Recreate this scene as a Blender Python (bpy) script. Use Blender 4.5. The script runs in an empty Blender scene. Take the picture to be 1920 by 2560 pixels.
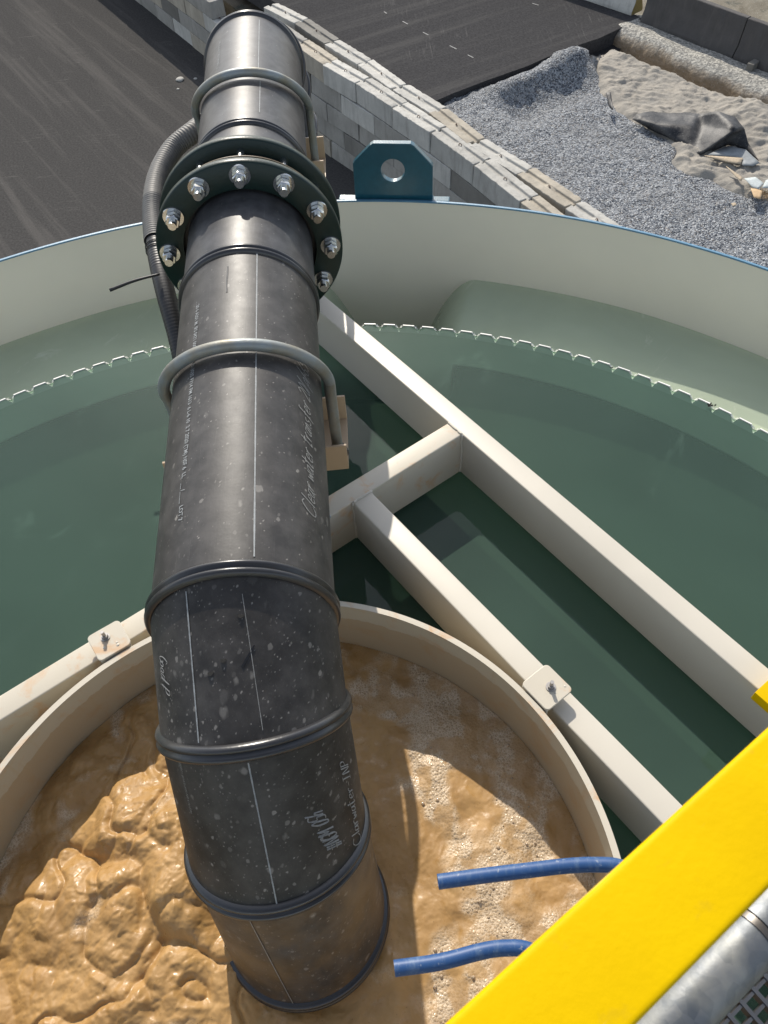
import bpy, bmesh, math, random
import numpy as np
from mathutils import Vector, Matrix
random.seed(7); RS = np.random.RandomState(11)
R_ = math.radians
scn = bpy.context.scene
C = scn.collection

# ------------------------------------------------------------------ camera
CAMZ = 2.78                     # metres above the top of the frame beams (z = 0)
PITCH, ROLL, FPX = R_(52.707), R_(-3.896), 1950.0
_c, _s, _cr, _sr = math.cos(PITCH), math.sin(PITCH), math.cos(ROLL), math.sin(ROLL)
FW = Vector((0, _c, -_s)); U0 = Vector((0, _s, _c)); R0v = Vector((1, 0, 0))
RT = _cr * R0v + _sr * U0; UP = -_sr * R0v + _cr * U0
camd = bpy.data.cameras.new('camera'); cam = bpy.data.objects.new('camera', camd); C.objects.link(cam)
mw = Matrix((RT, UP, -FW)).transposed().to_4x4(); mw.translation = Vector((0, 0, CAMZ)); cam.matrix_world = mw
camd.sensor_fit = 'VERTICAL'; camd.sensor_height = 36; camd.lens = 36 * FPX / 2560
camd.clip_start = .05; camd.clip_end = 900
camd.dof.use_dof = True; camd.dof.focus_distance = 4.2; camd.dof.aperture_fstop = 13
scn.camera = cam
# ------------------------------------------------------------------ light
SUN_EL = 38.0; SUN_AZ = R_(-9.0)          # sun stands ahead of the camera, slightly to the left
w = bpy.data.worlds.new('World'); scn.world = w; w.use_nodes = True
wn = w.node_tree; bg = wn.nodes['Background']
sky = wn.nodes.new('ShaderNodeTexSky'); sky.sky_type = 'NISHITA'; sky.sun_disc = False
sky.sun_elevation = R_(SUN_EL); sky.sun_rotation = SUN_AZ; sky.air_density = 1.0; sky.dust_density = 1.0
hs = wn.nodes.new('ShaderNodeHueSaturation'); hs.inputs['Saturation'].default_value = .55     # desaturated sky, so shaded sides turn less blue
wn.links.new(sky.outputs[0], hs.inputs['Color']); wn.links.new(hs.outputs[0], bg.inputs[0]); bg.inputs[1].default_value = .15
sd = bpy.data.lights.new('sun', 'SUN'); sd.energy = 3.7; sd.angle = R_(.5); sd.color = (1, .93, .82)
so = bpy.data.objects.new('sun', sd); C.objects.link(so)
tosun = Vector((math.sin(SUN_AZ) * math.cos(R_(SUN_EL)), math.cos(SUN_AZ) * math.cos(R_(SUN_EL)), math.sin(R_(SUN_EL))))
so.rotation_euler = tosun.to_track_quat('Z', 'Y').to_euler(); so.location = (0, 0, 12)
scn.view_settings.view_transform = 'Standard'; scn.view_settings.look = 'None'
scn.view_settings.gamma = 1; scn.view_settings.exposure = 0.55

# ------------------------------------------------------------------ helpers
def at(px, py, z):
    """the point at height z seen at photograph pixel (px, py)"""
    d = (px - 960) * RT + (1280 - py) * UP + FPX * FW
    t = (z - CAMZ) / d.z
    return Vector((d.x * t, d.y * t, z))
def atd(dx, dy, z): return at(dx * 1920 / 1659, dy * 1920 / 1659, z)

def tag(o, label=None, cat=None, group=None, kind=None):
    if label: o['label'] = label
    if cat: o['category'] = cat
    if group: o['group'] = group
    if kind: o['kind'] = kind
    return o
def thing(name, label, cat, loc=(0, 0, 0), group=None):
    o = bpy.data.objects.new(name, None); C.objects.link(o); o.location = loc; o.empty_display_size = .1
    return tag(o, label, cat, group)
def link(name, me, mat, parent=None, smooth=False):
    me.materials.clear()
    for m in (mat if isinstance(mat, (list, tuple)) else [mat]): me.materials.append(m)
    if smooth: me.polygons.foreach_set('use_smooth', [True] * len(me.polygons))
    o = bpy.data.objects.new(name, me); C.objects.link(o)
    if parent:
        o.parent = parent
        root = parent
        off = Vector(parent.location)
        while root.parent: root = root.parent; off += Vector(root.location)
        o.location = -off
    return o
def mesh(name, v, f, mat, parent=None, smooth=False):
    me = bpy.data.meshes.new(name); me.from_pydata([tuple(p) for p in v], [], f); me.update()
    return link(name, me, mat, parent, smooth)
def bmobj(name, bm, mat, parent=None, smooth=False, autos=None):
    me = bpy.data.meshes.new(name); bmesh.ops.recalc_face_normals(bm, faces=bm.faces); bm.to_mesh(me); bm.free()
    o = link(name, me, mat, parent, smooth)
    if autos is not None:
        me.polygons.foreach_set('use_smooth', [True] * len(me.polygons))
        me.set_sharp_from_angle(angle=R_(autos))
    return o
def box(bm, o, ex, ey, ez, bev=0, seg=2):
    """box from corner frame: centre o, half-extent vectors"""
    vs = [bm.verts.new(o + sx * ex + sy * ey + sz * ez) for sx in (-1, 1) for sy in (-1, 1) for sz in (-1, 1)]
    fs = [(0, 1, 3, 2), (4, 6, 7, 5), (0, 4, 5, 1), (2, 3, 7, 6), (0, 2, 6, 4), (1, 5, 7, 3)]
    F = [bm.faces.new([vs[i] for i in f]) for f in fs]
    if bev:
        es = set(e for f in F for e in f.edges)
        bmesh.ops.bevel(bm, geom=list(es), offset=bev, segments=seg, affect='EDGES', profile=.6)
def tube(bm, pts, r, n=16, closed=False, caps=True, rf=None):
    pts = [Vector(p) for p in pts]; N = len(pts); rings = []
    prev = None
    for i, p in enumerate(pts):
        if closed: d = pts[(i + 1) % N] - pts[i - 1]
        else: d = pts[min(i + 1, N - 1)] - pts[max(i - 1, 0)]
        d.normalize()
        if prev is None:
            a = Vector((0, 0, 1)) if abs(d.z) < .9 else Vector((1, 0, 0))
            u = d.cross(a).normalized()
        else: u = (prev - d * prev.dot(d)).normalized()
        prev = u; v = d.cross(u)
        rr = rf(i / max(1, N - 1)) if rf else r
        rings.append([bm.verts.new(p + rr * (math.cos(2 * math.pi * k / n) * u + math.sin(2 * math.pi * k / n) * v)) for k in range(n)])
    for i in range(N if closed else N - 1):
        a, b = rings[i], rings[(i + 1) % N]
        off = 0
        if closed and i == N - 1:
            off = min(range(n), key=lambda q: (b[q].co - a[0].co).length)
        for k in range(n): bm.faces.new((a[k], a[(k + 1) % n], b[(k + 1 + off) % n], b[(k + off) % n]))
    if caps and not closed: bm.faces.new(rings[0]); bm.faces.new(rings[-1])
def spline(pts, n=10):
    pts = [Vector(p) for p in pts]; out = []
    P = [2 * pts[0] - pts[1]] + pts + [2 * pts[-1] - pts[-2]]
    for i in range(1, len(P) - 2):
        for k in range(n):
            t = k / n; a, b, c, d = P[i - 1], P[i], P[i + 1], P[i + 2]
            out.append(.5 * ((2 * b) + (c - a) * t + (2 * a - 5 * b + 4 * c - d) * t * t + (3 * b - a - 3 * c + d) * t ** 3))
    out.append(pts[-1]); return out

# value noise in numpy
_perm = RS.rand(256, 256)
def vn(x, y, seed=0):
    x = x + seed * 17.31; y = y + seed * 9.77
    xi = np.floor(x).astype(int); yi = np.floor(y).astype(int); fx = x - xi; fy = y - yi
    fx = fx * fx * fx * (fx * (fx * 6 - 15) + 10); fy = fy * fy * fy * (fy * (fy * 6 - 15) + 10)
    g = lambda a, b: _perm[(a + seed * 7) & 255, b & 255]
    return (g(xi, yi) * (1 - fx) + g(xi + 1, yi) * fx) * (1 - fy) + (g(xi, yi + 1) * (1 - fx) + g(xi + 1, yi + 1) * fx) * fy
def rot2(x, y, a): return x * math.cos(a) - y * math.sin(a), x * math.sin(a) + y * math.cos(a)
def fbm(x, y, o=4, seed=0, g=.5):
    s = 0; a = 1; t = 0
    for i in range(o):
        s = s + a * (vn(x, y, seed + i) * 2 - 1); t += a; a *= g; x, y = rot2(x * 2.03, y * 2.03, .6)
    return s / t
def sstep(a, b, x):
    t = np.clip((x - a) / (b - a), 0, 1); return t * t * (3 - 2 * t)

# ------------------------------------------------------------------ materials
class NT:
    def __init__(s, name):
        s.m = bpy.data.materials.new(name); s.m.use_nodes = True; s.t = s.m.node_tree
        s.b = s.t.nodes['Principled BSDF']; s.out = s.t.nodes['Material Output']
        tc = s.t.nodes.new('ShaderNodeTexCoord'); s.co = tc.outputs['Object']
    def n(s, kind, **kw):
        nd = s.t.nodes.new('ShaderNode' + kind)
        for k, v in kw.items():
            if hasattr(nd, k): setattr(nd, k, v)
            else: nd.inputs[k.replace('_', ' ')].default_value = v
        return nd
    def l(s, a, b): s.t.links.new(a, b)
    def map(s, scale=(1, 1, 1), rot=(0, 0, 0), co=None):
        r = s.n('Mapping'); r.inputs['Rotation'].default_value = rot; s.l(co or s.co, r.inputs[0])
        m = s.n('Mapping'); m.inputs['Scale'].default_value = scale; s.l(r.outputs[0], m.inputs[0]); return m.outputs[0]
    def noise(s, scale, detail=4, rough=.55, co=None, dist=0):
        n = s.n('TexNoise'); n.inputs['Scale'].default_value = scale; n.inputs['Detail'].default_value = detail
        n.inputs['Roughness'].default_value = rough; n.inputs['Distortion'].default_value = dist
        s.l(co or s.co, n.inputs['Vector']); return n.outputs['Fac']
    def vor(s, scale, feature='F1', co=None, rnd=1, out='Distance'):
        n = s.n('TexVoronoi', feature=feature); n.inputs['Scale'].default_value = scale
        if 'Randomness' in n.inputs: n.inputs['Randomness'].default_value = rnd
        s.l(co or s.co, n.inputs['Vector']); return n.outputs[out]
    def ramp(s, f, a, b, c0=(0, 0, 0, 1), c1=(1, 1, 1, 1)):
        r = s.n('ValToRGB'); e = r.color_ramp.elements
        if a > b: a, b, c0, c1 = b, a, c1, c0
        e[0].position = a; e[1].position = b; e[0].color = c4(c0); e[1].color = c4(c1)
        s.l(f, r.inputs[0]); return r.outputs[0]
    def mix(s, f, a, b):
        m = s.n('Mix', data_type='RGBA')
        for sock, v in ((m.inputs[0], f), (m.inputs[6], a), (m.inputs[7], b)):
            if isinstance(v, (int, float)): sock.default_value = v
            elif isinstance(v, tuple): sock.default_value = c4(v)
            else: s.l(v, sock)
        return m.outputs[2]
    def math(s, op, a, b=0.0, clamp=False):
        m = s.n('Math', operation=op, use_clamp=clamp)
        for sock, v in ((m.inputs[0], a), (m.inputs[1], b)):
            if isinstance(v, (int, float)): sock.default_value = v
            else: s.l(v, sock)
        return m.outputs[0]
    def bump(s, h, strength=.3, dist=.01, nrm=None):
        b = s.n('Bump'); b.inputs['Strength'].default_value = strength; b.inputs['Distance'].default_value = dist
        s.l(h, b.inputs['Height'])
        if nrm: s.l(nrm, b.inputs['Normal'])
        s.l(b.outputs[0], s.b.inputs['Normal']); return b.outputs[0]
    def col(s, c):
        if isinstance(c, tuple): s.b.inputs['Base Color'].default_value = c4(c)
        else: s.l(c, s.b.inputs['Base Color'])
    def set(s, rough=None, metal=None, spec=None, coat=None):
        if rough is not None:
            if isinstance(rough, (int, float)): s.b.inputs['Roughness'].default_value = rough
            else: s.l(rough, s.b.inputs['Roughness'])
        if metal is not None: s.b.inputs['Metallic'].default_value = metal
        if spec is not None: s.b.inputs['Specular IOR Level'].default_value = spec
        if coat is not None: s.b.inputs['Coat Weight'].default_value = coat; s.b.inputs['Coat Roughness'].default_value = .15
def c4(c): return c if len(c) == 4 else (c[0], c[1], c[2], 1)

def m_cream(name, base=(.515, .48, .41), rust=.0, stain=.25, line=False):
    m = NT(name)
    n1 = m.noise(1.7, 3); n2 = m.noise(55, 3)
    c = m.mix(m.ramp(n1, .35, .7), base, tuple(x * .9 for x in base))
    c = m.mix(m.math('MULTIPLY', m.ramp(n2, .62, .72), stain * .5), c, (.45, .40, .32))
    sp = m.ramp(m.vor(9, co=m.map((1, 1, 1))), .035, .02)
    c = m.mix(m.math('MULTIPLY', sp, .35), c, (.2, .17, .13))
    if rust:
        r1 = m.ramp(m.noise(7, 6, .65, dist=.6), .53, .66)
        c = m.mix(m.math('MULTIPLY', r1, rust), c, (.50, .28, .12))
    if line:
        xyz = m.n('SeparateXYZ'); m.l(m.co, xyz.inputs[0]); zz = m.math('ADD', xyz.outputs[2], m.math('MULTIPLY', m.noise(6, 5, .65), .10))
        c = m.mix(m.math('MULTIPLY', m.ramp(zz, -.215, -.13, (1, 1, 1), (0, 0, 0)), .50), c, (.34, .22, .10))
        c = m.mix(m.math('MULTIPLY', m.ramp(m.noise(1, 5, .65, co=m.map((26, 26, 2.2))), .55, .68), .22), c, (.42, .30, .15))
    m.col(c); m.set(rough=.42, spec=.4); m.bump(m.noise(140, 2), .12, .002); return m.m
CREAM = m_cream('cream_paint')
CREAM_D = m_cream('stained_cream_paint', (.51, .465, .38), .65)
CREAM_W = m_cream('well_paint', (.50, .445, .33), .40, line=True)
def m_tankwall():
    m = NT('tank_wall_paint')
    n1 = m.noise(.9, 4); c = m.mix(m.ramp(n1, .3, .75), (.70, .665, .56), (.63, .60, .51))
    # pale growth just above and below the launder water line
    xyz = m.n('SeparateXYZ'); m.l(m.co, xyz.inputs[0])
    band = m.ramp(m.math('ADD', xyz.outputs[2], m.math('MULTIPLY', m.noise(3, 4), .12)), -.52, -.40, (1, 1, 1), (0, 0, 0))
    c = m.mix(m.math('MULTIPLY', band, .0), c, (.36, .42, .33))
    m.col(c); m.set(rough=.5, spec=.3); m.bump(m.noise(90, 2), .06, .002); return m.m
WALL = m_tankwall()
def m_simple(name, col, rough=.5, metal=0, spec=.5, nscale=30, var=.15, bump=.1, bs=80, bd=.002, coat=None):
    m = NT(name); n1 = m.noise(nscale, 4)
    m.col(m.mix(m.ramp(n1, .35, .65), col, tuple(x * (1 - var) for x in col))); m.set(rough, metal, spec, coat)
    m.bump(m.noise(bs, 3), bump, bd); return m.m
BLUE = m_simple('blue_steel_paint', (.012, .085, .125), .28, bump=.5, bs=160, bd=.0015, coat=.3)
BLUERIM = m_simple('blue_rim_paint', (.09, .22, .34), .4, bump=.6, bs=200, bd=.002)
GREENF = m_simple('dark_green_flange_paint', (.006, .019, .016), .36, spec=.32, bump=.5, bs=90, bd=.0015)
ZINC = m_simple('bright_zinc', (.62, .63, .62), .22, 1, bump=.15, bs=60)
def m_galv():
    m = NT('galvanized_steel'); v = m.vor(60, out='Color'); bw = m.n('RGBToBW'); m.l(v, bw.inputs[0])
    c = m.mix(bw.outputs[0], (.10, .112, .125), (.17, .178, .185)); c = m.mix(m.ramp(m.noise(6, 5), .45, .65), c, (.36, .35, .30))
    m.col(c); m.set(m.ramp(m.noise(20, 4), .3, .7, (.42, .42, .42), (.6, .6, .6)), .6); m.bump(m.noise(70, 3), .2, .002); return m.m
GALV = m_galv()
def m_ubolt():
    m = NT('dull_galvanized_rod'); c = m.mix(m.ramp(m.noise(9, 5), .40, .68), (.235, .26, .265), (.22, .20, .15))
    m.col(c); m.set(.48, .35); m.bump(m.noise(70, 3), .3, .003); return m.m
UB = m_ubolt()
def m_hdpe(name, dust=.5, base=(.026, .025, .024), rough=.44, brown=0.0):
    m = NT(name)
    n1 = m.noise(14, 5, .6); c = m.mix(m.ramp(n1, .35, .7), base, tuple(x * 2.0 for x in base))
    # fine drag scratches along the pipe
    sc = m.noise(1, 5, .7, co=m.map((240, 5, 240))); scr = m.ramp(sc, .60, .80)
    c = m.mix(m.math('MULTIPLY', scr, .16), c, (.34, .32, .30))
    # dried splashes in three sizes
    for i, (s_, th, k) in enumerate(((22, .36, .40), (55, .42, .45), (130, .42, .45))):
        mp = m.map((1.0, .65, .9), (0, 0, .3 * i)); wob = m.n('VectorMath', operation='ADD'); m.l(mp, wob.inputs[0])
        nn = m.n('TexNoise'); nn.inputs['Scale'].default_value = 40 + 30 * i; m.l(mp, nn.inputs['Vector'])
        sc_ = m.n('VectorMath', operation='SCALE'); sc_.inputs['Scale'].default_value = .022 / (1 + i); m.l(nn.outputs['Color'], sc_.inputs[0]); m.l(sc_.outputs[0], wob.inputs[1])
        v = m.n('TexVoronoi'); v.inputs['Scale'].default_value = s_; m.l(wob.outputs[0], v.inputs['Vector'])
        bw = m.n('SeparateXYZ'); m.l(v.outputs['Color'], bw.inputs[0])
        size = m.math('MULTIPLY', m.math('SUBTRACT', bw.outputs[0], 1 - dust * .75), th / (dust * .75), True)
        spot = m.math('MULTIPLY', m.math('SUBTRACT', size, v.outputs['Distance']), 9, True)
        sp = m.math('MULTIPLY', spot, m.math('MULTIPLY', bw.outputs[1], k))
        c = m.mix(sp, c, (.36, .34, .31))
    if brown:
        c = m.mix(m.math('MULTIPLY', m.ramp(m.noise(5, 5, .6), .35, .65), brown), c, (.16, .095, .035))
    dn = m.ramp(m.noise(3.5, 6, .65), .42, .72); c = m.mix(m.math('MULTIPLY', dn, .05 + .12 * dust), c, (.26, .24, .22))
    m.col(c); m.set(m.ramp(m.noise(18, 4), .3, .7, (rough,) * 3, (rough + .05,) * 3), 0, .34)
    m.bump(m.math('ADD', m.math('MULTIPLY', sc, .6), m.noise(120, 2)), .10, .002); return m.m
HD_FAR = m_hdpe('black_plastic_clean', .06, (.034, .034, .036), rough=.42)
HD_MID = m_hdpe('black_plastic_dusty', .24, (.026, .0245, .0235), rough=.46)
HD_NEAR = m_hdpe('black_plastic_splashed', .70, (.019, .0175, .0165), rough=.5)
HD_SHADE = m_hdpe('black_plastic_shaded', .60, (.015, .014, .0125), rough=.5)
HD_LOW = m_hdpe('black_plastic_brown_film', .50, rough=.44, brown=.55)
BEAD = m_simple('black_weld_bead', (.022, .022, .024), .28, spec=.6, bump=.3, bs=40)
RUBBER = m_simple('black_rubber', (.015, .015, .016), .45)
WHITE = m_simple('white_marking', (.27, .285, .29), .6, var=.3, nscale=90)
CHALK = m_simple('pale_marker', (.23, .23, .22), .6, var=.3, nscale=120)
def m_yellow():
    m = NT('yellow_paint'); c = m.mix(m.ramp(m.noise(8, 4), .35, .7), (.60, .395, .0), (.56, .36, .0))
    c = m.mix(m.math('MULTIPLY', m.ramp(m.vor(14), .05, .02), .35), c, (.45, .28, .02))
    c = m.mix(m.math('MULTIPLY', m.ramp(m.noise(26, 6, .7), .62, .70), .16), c, (.34, .22, .02)); c = m.mix(m.math('MULTIPLY', m.ramp(m.noise(1, 4, .7, co=m.map((4, 160, 60), (0, 0, -.58))), .66, .72), .35), c, (.75, .60, .25))
    m.col(c); m.set(.5, 0, .06, 0); m.bump(m.noise(110, 3), .25, .0015); return m.m
YEL = m_yellow()
def m_bluehose():
    m = NT('blue_hose_plastic'); c = m.mix(m.ramp(m.noise(1, 5, .7, co=m.map((60, 14, 60))), .5, .78), (.022, .068, .185), (.10, .155, .245))
    c = m.mix(m.math('MULTIPLY', m.ramp(m.noise(90, 2), .64, .72), .3), c, (.42, .43, .42))
    m.col(c); m.set(.45, 0, .35); return m.m
BHOSE = m_bluehose()
GHOSE = m_simple('grey_suction_hose', (.17, .165, .155), .52, spec=.3, bump=.1)
TAN = m_cream('tan_primer', (.40, .295, .19), 0)

# water: green body colour, partly see-through, mirror sheen
def m_water(name, body, see, tint, rough=.03, bs=3.0, bd=.02, extra=None):
    m = NT(name); t = m.t
    dif = m.n('BsdfDiffuse'); n1 = m.noise(.8, 4, .55, dist=.8)
    bc = m.mix(m.ramp(n1, .3, .7), body, tuple(x * .78 for x in body))
    fil = m.ramp(m.noise(1, 6, .7, co=m.map((3.2, 1.1, 1), (0, 0, .6)), dist=1.6), .60, .70)
    bc = m.mix(m.math('MULTIPLY', fil, .30), bc, tuple(min(1, x * 1.7 + .02) for x in body))
    scum = m.ramp(m.vor(9), .030, .018); bc = m.mix(m.math('MULTIPLY', scum, m.math('MULTIPLY', m.ramp(m.noise(1.1, 3), .52, .6), .7)), bc, (.55, .58, .50))
    m.l(bc, dif.inputs['Color'])
    tr = m.n('BsdfTransparent'); tr.inputs['Color'].default_value = c4(tint)
    gl = m.n('BsdfGlossy'); gl.inputs['Roughness'].default_value = rough
    mx = m.n('MixShader'); mx.inputs[0].default_value = see; m.l(dif.outputs[0], mx.inputs[1]); m.l(tr.outputs[0], mx.inputs[2])
    fr = m.n('Fresnel'); fr.inputs['IOR'].default_value = 1.33
    b = m.n('Bump'); b.inputs['Strength'].default_value = .28; b.inputs['Distance'].default_value = bd
    m.l(m.noise(bs, 3, .5, dist=.4), b.inputs['Height']); m.l(b.outputs[0], gl.inputs['Normal']); m.l(b.outputs[0], fr.inputs['Normal'])
    gm = m.n('NewGeometry'); fz = m.math('MULTIPLY', fr.outputs[0], m.math('SUBTRACT', 1.0, gm.outputs['Backfacing']))
    m2 = m.n('MixShader'); m.l(fz, m2.inputs[0]); m.l(mx.outputs[0], m2.inputs[1]); m.l(gl.outputs[0], m2.inputs[2])
    m.l(m2.outputs[0], m.out.inputs['Surface']); return m.m
WATER = m_water('green_water', (.080, .140, .106), .58, (.76, .95, .82), rough=.0, bs=2.4, bd=.012)
LWATER = m_water('launder_water', (.60, .68, .54), .50, (.90, .98, .86), rough=.02, bs=5, bd=.01)
def m_clear():
    m = NT('spilling_water'); m.col((.85, .87, .84)); m.set(.10, 0, .8); m.b.inputs['Transmission Weight'].default_value = .5
    m.b.inputs['IOR'].default_value = 1.33; m.bump(m.noise(60, 3), .8, .01); return m.m
CLEAR = m_clear()
def m_sludge():
    m = NT('brown_sludge')
    at_ = m.n('Attribute', attribute_name='foam'); f = at_.outputs['Fac']
    n1 = m.noise(5, 5, .6, dist=.8)
    c = m.mix(m.ramp(n1, .3, .7), (.42, .252, .096), (.30, .170, .060))
    ve = m.vor(95, 'F1'); ve2 = m.vor(210, 'F1'); vedge = m.vor(95, 'DISTANCE_TO_EDGE'); vedge2 = m.vor(210, 'DISTANCE_TO_EDGE')
    bub = m.math('SUBTRACT', 1.0, m.math('POWER', m.math('MULTIPLY', ve, 1.5, True), 2.0), True)
    fc = m.mix(m.ramp(vedge, .02, .16), (.60, .48, .34), (.34, .23, .12)); fc = m.mix(.45, fc, m.mix(m.ramp(vedge2, .03, .2), (.64, .52, .38), (.40, .285, .165)))
    c = m.mix(f, c, fc)
    # scattered small pits
    pit = m.ramp(m.vor(38), .085, .05); c = m.mix(m.math('MULTIPLY', pit, .55), c, (.12, .06, .02))
    m.col(c); m.set(m.math('SUBTRACT', m.ramp(m.noise(30, 3), .34, .56, (.24,) * 3, (.62,) * 3), m.math('MULTIPLY', f, .12)), 0, .42)
    b1 = m.n('Bump'); b1.inputs['Strength'].default_value = .22; b1.inputs['Distance'].default_value = .006; m.l(m.math('ADD', m.noise(22, 3, .5), m.math('MULTIPLY', m.noise(110, 2), .25)), b1.inputs['Height'])
    h = m.math('ADD', m.math('MULTIPLY', bub, 1.0), m.math('MULTIPLY', m.math('SUBTRACT', 1.0, ve2), .35))
    h = m.math('MULTIPLY', h, f)
    m.bump(h, .8, .0022, b1.outputs[0]); return m.m
SLUDGE = m_sludge()
BUBBLE = m_simple('foam_bubble', (.74, .58, .40), .08, spec=.9, bump=0)
BUBBLE.node_tree.nodes['Principled BSDF'].inputs['Transmission Weight'].default_value = .45

# yard
def m_asphalt(name, base, streak, sdir, smul=.5):
    m = NT(name)
    fine = m.noise(14, 6, .7); c = m.mix(m.ramp(fine, .3, .72), tuple(x * .72 for x in base), tuple(x * 1.35 for x in base))
    st = m.noise(1, 7, .70, co=m.map((1.3, .06, 1), (0, 0, sdir)), dist=.35)
    c = m.mix(m.math('MULTIPLY', m.ramp(st, .50, .64), smul), c, streak)
    st2 = m.noise(1, 5, .75, co=m.map((9, .5, 1), (0, 0, sdir + .05)), dist=.3)
    c = m.mix(m.math('MULTIPLY', m.ramp(st2, .62, .72), smul * .5), c, tuple(min(1, x * 1.6) for x in streak))
    scf = m.noise(1, 4, .7, co=m.map((.8, 12, 1), (0, 0, sdir + .5))); msk = m.ramp(m.noise(.55, 3), .52, .68)
    c = m.mix(m.math('MULTIPLY', m.math('MULTIPLY', m.ramp(scf, .56, .70), msk), smul * .9), c, tuple(min(1, x * 2.0) for x in streak))
    sp = m.ramp(m.noise(5, 8, .8), .66, .72); c = m.mix(m.math('MULTIPLY', sp, .14), c, (.36, .34, .30))
    gr = m.vor(26); c = m.mix(m.math('MULTIPLY', m.ramp(gr, .16, .10), .35), c, (.16, .155, .145))
    m.col(c); m.set(.95, 0, .0); m.bump(m.noise(30, 6, .7), .45, .02); return m.m
ASPH_L = m_asphalt('lower_asphalt', (.060, .058, .056), (.120, .113, .105), R_(-32), .42)
ASPH_U = m_asphalt('upper_asphalt', (.050, .049, .050), (.095, .092, .088), R_(62), .40)
def m_conc(name, base):
    m = NT(name); oi = m.n('ObjectInfo')
    big = m.noise(1.3, 5, .6); fine = m.noise(22, 6, .7)
    c = m.mix(m.ramp(big, .3, .7), base, tuple(x * .72 for x in base))
    c = m.mix(m.math('MULTIPLY', m.ramp(fine, .56, .70), .35), c, tuple(x * .5 for x in base))
    pits = m.ramp(m.vor(24), .14, .07); c = m.mix(m.math('MULTIPLY', pits, .45), c, tuple(x * .35 for x in base))
    stn = m.noise(1, 5, .65, co=m.map((5, 5, 1.0)), dist=.6); c = m.mix(m.math('MULTIPLY', m.ramp(stn, .50, .70), .35), c, (.12, .11, .10))
    v = m.math('ADD', .90, m.math('MULTIPLY', oi.outputs['Random'], .22)); hs = m.n('HueSaturation'); m.l(c, hs.inputs['Color']); m.l(v, hs.inputs['Value'])
    m.col(hs.outputs[0]); m.set(.85, 0, .2); m.bump(m.math('ADD', m.noise(16, 6, .7), m.math('MULTIPLY', pits, -.4)), .6, .025); return m.m
CON_G = m_conc('grey_concrete', (.335, .32, .29)); CON_T = m_conc('tan_concrete', (.41, .368, .30))
CON_W = m_conc('pale_concrete', (.49, .475, .435)); CON_D = m_conc('dark_concrete', (.20, .19, .17)); CON_B = m_conc('barrier_concrete', (.085, .08, .077))
def m_gravel():
    m = NT('crushed_stone'); v = m.n('TexVoronoi'); v.inputs['Scale'].default_value = 25; m.l(m.co, v.inputs['Vector'])
    v2 = m.n('TexVoronoi'); v2.inputs['Scale'].default_value = 52; m.l(m.map((1, 1, 1), (0, 0, .7)), v2.inputs['Vector'])
    s1 = m.n('SeparateXYZ'); m.l(v.outputs['Color'], s1.inputs[0]); s2 = m.n('SeparateXYZ'); m.l(v2.outputs['Color'], s2.inputs[0])
    k = m.math('MULTIPLY', m.math('ADD', s1.outputs[0], s2.outputs[0]), .5)
    c = m.mix(m.ramp(k, .25, .85), (.024, .034, .052), (.52, .54, .56))
    c = m.mix(m.math('MULTIPLY', m.ramp(s1.outputs[1], .8, 1), .5), c, (.30, .25, .19))
    c = m.mix(m.math('MULTIPLY', m.ramp(m.noise(.7, 4), .5, .7), .3), c, (.20, .20, .20))
    m.col(c); m.set(.75, 0, .3)
    m.bump(m.math('ADD', m.math('MULTIPLY', s1.outputs[2], 1.0), m.math('SUBTRACT', m.math('MULTIPLY', s2.outputs[2], .6), m.math('MULTIPLY', v.outputs['Distance'], 1.2))), 1.0, .045); return m.m
GRAV = m_gravel()
def m_sand():
    m = NT('grey_sand'); c = m.mix(m.ramp(m.noise(2.2, 5, .6), .3, .7), (.33, .30, .255), (.25, .235, .21))
    c = m.mix(m.math('MULTIPLY', m.ramp(m.noise(50, 3), .6, .7), .35), c, (.14, .13, .12)); m.col(c); m.set(.9, 0, .15)
    m.bump(m.math('ADD', m.noise(9, 5, .65), m.math('MULTIPLY', m.noise(45, 2), .3)), .6, .05); return m.m
SAND = m_sand()
def m_bank():
    m = NT('cut_earth_bank'); a = m.n('Attribute', attribute_name='face'); f = a.outputs['Fac']
    v = m.n('TexVoronoi'); v.inputs['Scale'].default_value = 20; m.l(m.co, v.inputs['Vector']); s1 = m.n('SeparateXYZ'); m.l(v.outputs['Color'], s1.inputs[0])
    top = m.mix(m.ramp(s1.outputs[0], .2, .9), (.20, .195, .18), (.46, .44, .39))
    fc = m.mix(m.ramp(m.noise(4, 5, .6, co=m.map((1, 1, 3))), .35, .65), (.21, .16, .105), (.28, .22, .155))
    fc = m.mix(m.math('MULTIPLY', m.ramp(m.vor(9), .22, .1), .5), fc, (.34, .31, .27))
    m.col(m.mix(f, top, fc)); m.set(.9, 0, .15); m.bump(m.math('ADD', s1.outputs[2], m.noise(8, 5)), .9, .05); return m.m
BANK = m_bank()
def m_road():
    m = NT('far_ground'); c = m.mix(m.ramp(m.noise(.55, 6, .65, dist=.5), .38, .6), (.10, .085, .06), (.20, .18, .14))
    c = m.mix(m.ramp(m.noise(.9, 5, .6), .56, .66), c, (.045, .05, .04)); c = m.mix(m.math('MULTIPLY', m.ramp(m.noise(30, 4, .7), .6, .68), .7), c, (.45, .44, .40))
    m.col(c); m.set(.85, 0, .2); m.bump(m.noise(20, 5), .5, .03); return m.m
FARG = m_road()
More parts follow.
